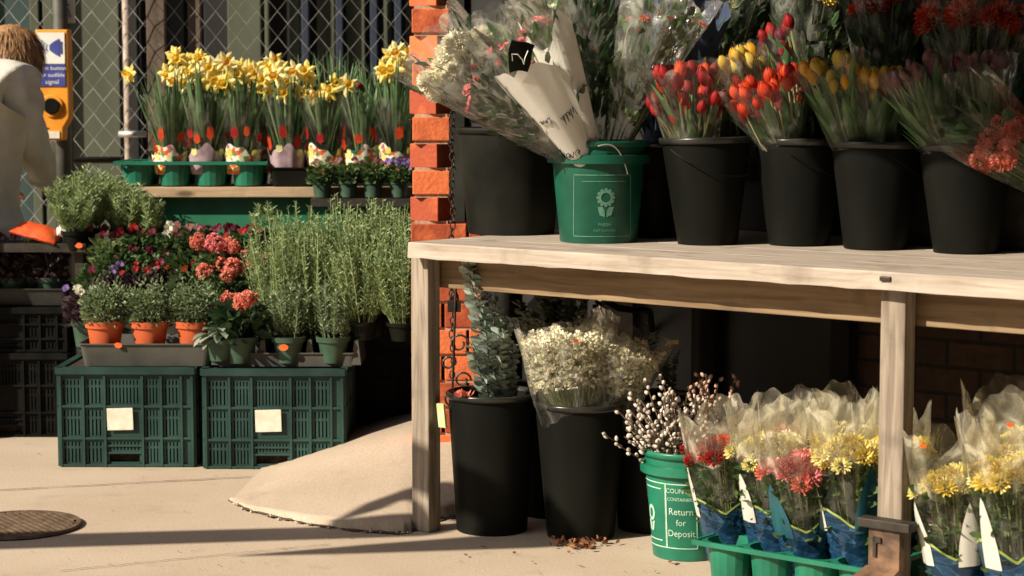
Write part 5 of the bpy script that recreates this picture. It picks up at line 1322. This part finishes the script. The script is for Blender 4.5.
# third row: pansies in front of the green board
for i,(px,py,hs,lf,lab) in enumerate(((108,228,[PAN[0]],L_rose,'dark pansy at the left in front of the grassy herb'),(138,224,[PAN[4],PAN[0]],L_mid,'dark red pansies right of the grassy herb'),(171,224,[PAN[2],PAN[0]],L_mid,'white pansy with a dark face in front of the green board'),(196,222,[PAN[0],PAN[1]],L_mid,'purple pansies right of the white faced one in front of the green board'),(222,225,[PAN[1],PAN[0]],L_mid,'dusky mauve pansies in front of the middle of the green board'),(244,226,[MUM['dred'][0],PAN[4]],L_mid,'rust red flower at the right in front of the green board'),(150,245,[PAN[1]],L_mid,'light green leafy plant below the dark red pansies'),(182,243,[PAN[1]],L_mid,'light green leafy plant below the white faced pansy'),(118,240,[PAN[0]],L_mid,'light green leafy plant with trailing leaves at the left'),(240,243,[PAN[1]],L_dark,'round dark leaved plant behind the coral flowers'))):
    row2(lab,px,py+4,7.0 if i<6 else 6.95,hs,5 if i<6 else 1,lf,520+i,name='potted_pansy',rad=.08,ht=.10,sc=(.9,1.4),lw=.02,nl=260)
for i,(px,py,hs,lf,lab) in enumerate(((100,262,[PAN[1]],L_mid,'bright leafy plant without bloom behind the leftmost terracotta pot'),(160,258,[PAN[0]],L_herb,'grey green leafy plant behind the middle terracotta pot'),(190,252,[PAN[1]],L_mid,'leafy plant left of the tallest coral kalanchoe'),(130,254,[PAN[0]],L_mid,'trailing leafy plant under the dark red pansies'))):
    row2(lab,px,py,6.93,hs,1,lf,560+i,name='potted_pansy',rad=.10,ht=.12,sc=(.9,1.3),lw=.024,nl=300)
# grassy herbs upper left
k=0
for (px,py,Y,lab) in ((76,180,7.06,'grassy grey green herb at the upper left beside the person'),(92,172,7.10,'tallest grassy herb at the upper left under the fence rail'),(122,186,7.08,'grassy herb at the upper left in front of the ledge end'),(74,196,7.0,'grassy herb nearest the person\'s coat'),(148,200,7.05,'grassy herb tips in front of the green board'),(265,205,7.0,'single upright sprig in front of the right of the green board')):
    z=H+ray(300,py).z/ray(300,py).y*Y; base=z2 if Y>6.9 else z3
    needle_herb(lab,(XL(px,Y),Y,z2+.0),z-z2+.03,.105 if k<4 else .05,46 if k<4 else (16 if k==4 else 4),600+k,ph=.07,pr=.045,potm=M_black,leaf=L_rose,ll=.032,lw=.005,group='grassy herbs at the upper left'); k+=1
# ---- dark stack at the far left with dim flowers
xs=W(8,300,yb).x
M_ptray=basic('dark_plant_tray',(.02,.02,.018),(.035,.033,.03),rough=.6)
tray('plant_tray','dark tray of dim flowers on top of the far left crates',(xs,yb+.17,.465),.42,.30,.06,M_ptray)
for i,(px,dy,hd) in enumerate(((-28,.05,[MUM['gold'][0],PAN[3]]),(-6,.1,[PAN[0],MUM['dred'][0]]),(12,.06,[PAN[3],MUM['dred'][0]]),(30,.1,[MUM['gold'][0],PAN[0]]),(48,.06,[PAN[3],PAN[1]]))):
    z_=.48; t=small_pot(('dim pansies in shade at the far left, cut by the frame','dim dark red pansies in shade, second from the left frame edge','dim violet pansies in the middle of the far left tray','dim pansies with a yellow bloom in the far left tray','dim mauve pansies at the right end of the far left tray')[i],(W(px,300,yb+dy).x,yb+dy+.03,z_),.08,.045,L_purple,hd,7,700+i,name='potted_pansy',ht=.13,rad=.075,nl=200,lw=.02,group='shaded pansies at the far left',sc=(.7,1))
# upper shelf with orange packet, person reaches to it
zz_=H+ray(30,243).z/ray(30,243).y*7.0
sh=thing('side_shelf','dark narrow shelf beneath the red orange packet at far left','shelf',(W(20,240,7.0).x,7.0,0))
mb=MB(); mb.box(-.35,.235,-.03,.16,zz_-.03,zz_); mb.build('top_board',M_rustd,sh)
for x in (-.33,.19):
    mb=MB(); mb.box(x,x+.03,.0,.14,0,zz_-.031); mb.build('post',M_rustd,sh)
M_pack=basic('red_orange_packet',(.62,.07,.015),(.75,.12,.03),rough=.45,scale=20,bump=.5)
mb=MB(); vs=[];fs=[];nx,ny=10,6
for i in range(nx+1):
    for j in range(ny+1):
        x=(i/nx-.5)*.17; y=(j/ny-.5)*.11; e=min(1,min(i,nx-i)/2.5)*min(1,min(j,ny-j)/2); vs.append((x,y,.028*e**.7+ru(-.002,.002)))
for i in range(nx+1):
    for j in range(ny+1):
        x=(i/nx-.5)*.17; y=(j/ny-.5)*.11; vs.append((x,y,-.004))
n0=(nx+1)*(ny+1)
for i in range(nx):
    for j in range(ny):
        a=i*(ny+1)+j; fs+=[(a,a+ny+1,a+ny+2,a+1),(n0+a,n0+a+1,n0+a+ny+2,n0+a+ny+1)]
mb.add(vs,fs); o=mb.build('seed_packet',M_pack,smooth=True); o.location=(W(36,233,7.0).x,7.02,zz_+.035); o.rotation_euler=(R(14),R(14),R(-8)); tag(o,'crumpled red orange packet lying on the shelf beside the person','packet')
mb=MB(); mb.box(-.035,.035,-.03,.03,0,.012); mb.box(-.03,.038,-.028,.033,.013,.022); o=mb.build('folded_paper',M_paper,bevel=.004); o.location=(W(64,232,7.0).x,7.03,zz_+.025); o.rotation_euler=(R(20),R(18),R(20)); tag(o,'small folded white paper right of the red orange packet','paper')
o=dot(sh,(W(79,243,6.97).x-sh.location.x,-.035,zz_-.006),.012)
# ================================================================== person
def skin_obj(name,verts,edges,radii,mat,parent,sub=2,root=0):
    me=bpy.data.meshes.new(name); me.from_pydata(verts,edges,[]); me.update()
    o=bpy.data.objects.new(name,me); COL.objects.link(o)
    m=o.modifiers.new('s','SKIN'); m.use_smooth_shade=True
    for i,r in enumerate(radii):
        sv=me.skin_vertices[0].data[i]; sv.radius=(r,r) if not isinstance(r,tuple) else r; sv.use_root=(i==root)
    s=o.modifiers.new('d','SUBSURF'); s.levels=sub; s.render_levels=sub
    bpy.context.view_layer.update(); dg=bpy.context.evaluated_depsgraph_get()
    m2=bpy.data.meshes.new_from_object(o.evaluated_get(dg)); bpy.data.objects.remove(o)
    m2.materials.clear(); m2.materials.append(mat); m2.polygons.foreach_set('use_smooth',[True]*len(m2.polygons))
    o=bpy.data.objects.new(name,m2); COL.objects.link(o); o.parent=parent; return o
YP=7.42
PX=lambda px:(px-512)/F*YP
PZ=lambda py:H+ray(20,py).z/ray(20,py).y*YP
xb=PX(8)-.110
pr_=thing('person','person with ginger hair and pale beige coat, seen from behind at the left edge','person',(xb,YP-.08,0),R(160))
M_skin=basic('skin',(.5,.27,.18),(.6,.35,.25),rough=.55,scale=8,spec=.3)
M_coat=basic('beige_coat',(.48,.45,.39),(.60,.57,.50),rough=.9,scale=9,bump=.35,bscale=60)
M_trou=basic('dark_trousers',(.03,.035,.05),(.05,.055,.07),rough=.9,scale=12)
M_hair=basic('ginger_hair',(.22,.105,.04),(.50,.29,.135),rough=.5,scale=12,stretch=(12,12,1.5),bump=.5,bscale=20)
M_shoe=basic('dark_shoes',(.03,.02,.015),(.05,.04,.03),rough=.5)
hx=0.0; hz=PZ(58)
# one continuous body
V=[(0,.02,.92),(0,.0,1.05),(0,-.05,1.18),(0,-.12,1.28),(0,-.16,1.335),(-.03,-.205,hz-.055),(-.04,-.215,hz+.025),
   (.13,-.12,1.27),(.15,-.15,1.02),(.12,-.32,.87),(.12,-.39,.84),
   (-.13,-.12,1.27),(-.15,-.15,1.02),(-.12,-.32,.87),(-.12,-.39,.84),
   (.09,.02,.88),(.10,.0,.50),(.105,.03,.09),(.105,-.09,.035),
   (-.09,.02,.88),(-.10,.0,.50),(-.105,.03,.09),(-.105,-.09,.035)]
E=[(0,1),(1,2),(2,3),(3,4),(4,5),(5,6),(3,7),(7,8),(8,9),(9,10),(3,11),(11,12),(12,13),(13,14),(0,15),(15,16),(16,17),(17,18),(0,19),(19,20),(20,21),(21,22)]
Rr=[.12,.11,.12,.11,.05,.068,.078,.055,.042,.03,.028,.055,.042,.03,.028,.08,.055,.04,.035,.08,.055,.04,.035]
skin_obj('body',V,E,Rr,M_skin,pr_)
# fingers rooted in the palms
for (hxp,sg) in ((Vector((.12,-.39,.84)),1),(Vector((-.12,-.39,.84)),-1)):
    for k in range(4):
        o_=hxp+Vector(((k-1.5)*.018,0,0)); L=(.062,.07,.066,.052)[k]
        skin_obj('finger',[o_+Vector((0,.02,.0)),o_+Vector((0,-.03,-.008)),o_+Vector((0,-.03-L*.5,-.022)),o_+Vector((0,-.03-L*.8,-.045))],[(0,1),(1,2),(2,3)],[.010,.009,.008,.007],M_skin,pr_,1)
    o_=hxp; skin_obj('thumb',[o_+Vector((-.02*sg,.01,0)),o_+Vector((-.045*sg,-.015,-.012)),o_+Vector((-.05*sg,-.045,-.03))],[(0,1),(1,2)],[.012,.010,.008],M_skin,pr_,1)
# coat: torso, sleeves and skirt as one garment
V=[(0,.02,.76),(0,.02,.96),(0,-.03,1.11),(0,-.09,1.22),(0,-.135,1.30),(0,-.165,1.345),(.13,-.10,1.25),(.16,-.13,1.03),(.13,-.27,.90),(.12,-.33,.86),(-.13,-.10,1.25),(-.16,-.13,1.03),(-.13,-.27,.90),(-.12,-.33,.86),(0,.03,.58)]
E=[(14,0),(0,1),(1,2),(2,3),(3,4),(4,5),(3,6),(6,7),(7,8),(8,9),(3,10),(10,11),(11,12),(12,13)]
Rr=[(.225,.18),(.20,.16),(.165,.14),(.15,.125),(.09,.09),(.062,.062),.088,.068,.055,.05,.088,.068,.055,.05,(.24,.20)]
ct_=skin_obj('coat',V,E,Rr,M_coat,pr_,3,root=1)
for v in ct_.data.vertices:
    p=v.co; n=noise.noise(Vector((p.x*9,p.y*9,p.z*4)))*.026+(abs(noise.noise(Vector((p.x*16+p.z*6,p.y*16,p.z*7))))-.2)*.030+noise.noise(Vector((p.x*50,p.y*50,p.z*22)))*.004; v.co=p+Vector((p.x-.02,p.y,0)).normalized()*n
V=[(0,.02,.86),(.07,.02,.80),(.10,.0,.50),(.105,.03,.10),(-.07,.02,.80),(-.10,.0,.50),(-.105,.03,.10)]
skin_obj('trousers',V,[(0,1),(1,2),(2,3),(0,4),(4,5),(5,6)],[.09,.085,.07,.055,.085,.07,.055],M_trou,pr_)
for s in (1,-1): skin_obj('shoe',[(.105*s,.05,.045),(.105*s,-.05,.042),(.105*s,-.15,.035)],[(0,1),(1,2)],[.045,.045,.032],M_shoe,pr_)
mb=MB(); mb.tube([(.075*math.cos(t),-.175+.07*math.sin(t),1.352+.018*math.sin(t)) for t in [i*2*math.pi/20 for i in range(21)]],.022,8,caps=False); mb.build('collar',M_coat,pr_,smooth=True)
for pts_ in ([(.0,.148-.0,.95),(.0,.12,1.08),(0,.05,1.22),(0,-.02,1.31)],):
    mb=MB(); mb.tube(pts_,.0035,6); mb.build('back_seam',M_coat,pr_,smooth=True)
# hair: cap of layered strands falling to the collar; face details on the far side
hm=MB(); random.seed(8); hc=Vector((hx-.04,-.21,hz+.012))
for i in range(3000):
    z=ru(-.15,1); a=ru(0,6.28); q=math.sqrt(max(0,1-z*z)); d=Vector((q*math.cos(a),q*math.sin(a),z))
    if d.y<-.72 and z<.55: continue
    p=hc+Vector((d.x*.093,d.y*.105,d.z*.112)); down=(Vector((0,0,-1))-d*d.dot(Vector((0,0,-1)))+Vector((d.x,d.y,0))*.12 if z<.93 else Vector((d.x,d.y,-.1))); L=ru(.05,.10)
    hm.blade(p+d*.004,down+Vector((ru(-.12,.12),ru(-.12,.12),0)),L,ru(.003,.007),.45 if z>.3 else ru(-.1,.1),4,v=.3,shape=lambda t:1-.5*t,roll=ru(-.3,.3)+(1.57 if abs(d.x)>abs(d.y) else 0)*0)
hm.lathe([(.001,.115),(.05,.105),(.085,.06),(.0975,.01),(.095,-.04),(.075,-.10),(.001,-.11)],24,Matrix.Translation(hc+Vector((0,.012,0)))@Matrix.Diagonal((1,1.05,1,1)))
hm.build('hair',M_hair,pr_,smooth=True)
fm=MB(); fc=hc+Vector((0,-.09,-.03)); fm.add([fc+Vector((-.012,0,-.02)),fc+Vector((.012,0,-.02)),fc+Vector((0,-.022,-.018)),fc+Vector((0,0,.02))],[(0,2,3),(2,1,3),(0,1,2),(0,3,1)]); fm.build('nose',M_skin,pr_)
for s in (-1,1):
    em=MB(); em.lathe([(.001,-.009),(.008,-.005),(.009,0),(.008,.005),(.001,.009)],10); em.build('eye',M_white,pr_,smooth=True,loc=fc+Vector((.03*s,.012,.01)))
mm=MB(); mm.tube([fc+Vector((-.02,.008,-.045)),fc+Vector((0,-.001,-.046)),fc+Vector((.02,.008,-.045))],.004,6); mm.build('mouth',basic('lips',(.4,.12,.1)),pr_)
# ================================================================== awning and overhead things that throw the shade
# awning frame in shelf coordinates: (u, b, z)
M_canvas=basic('dark_awning_canvas',(.02,.06,.04),(.03,.08,.05),rough=.9)
AW_U0=.42; AW_B=-1.0; AW_Z=2.20
aw=thing('shop_awning','dark green canvas awning over the flower shelves','awning',P1,SRZ)
mb=MB()
vs=[(AW_U0,AW_B,AW_Z),(4.2,AW_B,AW_Z),(4.2,.97,AW_Z+.62),(AW_U0,.97,AW_Z+.62)]
mb.add(vs+[(x,y,z+.01) for x,y,z in vs],[(0,3,2,1),(4,5,6,7),(0,1,5,4),(1,2,6,5),(2,3,7,6),(3,0,4,7)]); mb.build('canvas',M_canvas,aw)
mb=MB(); mb.box(AW_U0,4.2,AW_B-.004,AW_B,AW_Z-.10,AW_Z+.008); mb.build('valance',M_canvas,aw)
# the buildings across the street and along it: they close off the low sky
M_fac=basic('dim_brick_facade',(.07,.045,.035),(.11,.075,.055),rough=.9,scale=3)
M_glass=basic('dark_window_glass',(.02,.025,.03),(.03,.035,.04),rough=.1)
M_trim=basic('stone_trim',(.2,.18,.15),(.28,.25,.2),rough=.8)
def building(label,x0,x1,y0,y1,h,face,nx,nz,roof=None):
    t=thing('town_building',label,'building',((x0+x1)/2,(y0+y1)/2,-.15)); hx_,hy_=(x1-x0)/2,(y1-y0)/2
    mb=MB(); mb.box(-hx_,hx_,-hy_,hy_,0,h); mb.build('wall',M_fac,t)
    mb=MB(); mb.box(-hx_-.2,hx_+.2,-hy_-.2,hy_+.2,h+.002,h+.35); mb.build('cornice',M_trim,t)
    for i in range(nx):
        for j in range(nz):
            z=1.0+j*(h-1.2)/nz; hh=(h-1.2)/nz*.6
            mb=MB(); fr=MB()
            if face=='+y':
                cx=-hx_+2*hx_*(i+.5)/nx; w_=hx_/nx*.5; mb.box(cx-w_,cx+w_,hy_+.003,hy_+.03,z,z+hh); fr.box(cx-w_-.1,cx+w_+.1,hy_+.003,hy_+.14,z-.14,z-.003)
            else:
                cy=-hy_+2*hy_*(i+.5)/nx; w_=hy_/nx*.5; s=1 if face=='+x' else -1; mb.box(min(s*(hx_+.003),s*(hx_+.03)),max(s*(hx_+.003),s*(hx_+.03)),cy-w_,cy+w_,z,z+hh); fr.box(min(s*(hx_+.003),s*(hx_+.14)),max(s*(hx_+.003),s*(hx_+.14)),cy-w_-.1,cy+w_+.1,z-.14,z-.003)
            o=mb.build('window',M_glass,t); fr.build('sill',M_trim,o)
building('dim brick building across the street, behind the viewer to the right',-2,16,-18,-9,10.5,'+y',7,3)
building('dim brick building across the street, behind the viewer to the left',-22,-2.5,-19,-10,8.2,'+y',7,3)
building('dim brick building down the street at the right',14,20,-6,16,9.5,'-x',6,3)
building('shop building adjoining the storefront at the left',-22,-6.1,9.3,16,7,'+y',5,2)
# unseen post with a long arm, added to cast the shadow bands on the pavement
LZ=2.0; kx=LZ/math.tan(EL); off=Vector((-math.sin(AZ)*kx,-math.cos(AZ)*kx,0))
a=G(-330,552)+off; b=G(428,530)+off; a.z=b.z=LZ
c=G(236,556)+off; d=G(560,538)+off; c.z=d.z=LZ
lp=thing('shadow_post','unseen dark post and arm left of the viewer, added to cast ground shadows','post',(a.x,a.y,0))
L0=Vector((a.x,a.y,0))
mb=MB(); mb.tube([(0,0,0),(0,0,.3),(0,0,LZ+.03)],[.09,.06,.05],16); mb.build('pole',M_rustd,lp,smooth=True)
mb=MB(); mb.tube([a-L0,b-L0],[.085,.07],10); mb.build('arm',M_rustd,lp,smooth=True)
mb=MB(); mb.tube([(c-L0),(c.lerp(d,.4)-L0)+Vector((0,0,.0)),d-L0],[.004,.05,.10],8); mb.build('bracket',M_rustd,lp,smooth=True)  # tapered bar shaped to cast the spike of shadow on the pavement
e=G(345,527)+off; g=G(455,508)+off; e.z=g.z=LZ
mb=MB(); mb.tube([e-L0,e.lerp(g,.45)-L0,g-L0,d-L0],[.004,.04,.07,.05],8); mb.build('bracket',M_rustd,lp,smooth=True)  # tapered bar added to cast the wedge of shadow at the ramp
# unseen stack of black crates, added left of the frame to shade the pansies
for i in range(3):
    crate('plastic_crate',('unseen black crate added left of the view to throw shade, bottom of its stack','unseen black crate added left of the view to throw shade, middle of its stack','unseen black crate added left of the view to throw shade, top of its stack')[i],Vector((-2.42,6.98,.37*i+.001*i)),.5,.46,.368,m=M_bcrate,card=None,group='unseen black crates added left of the view for shade')
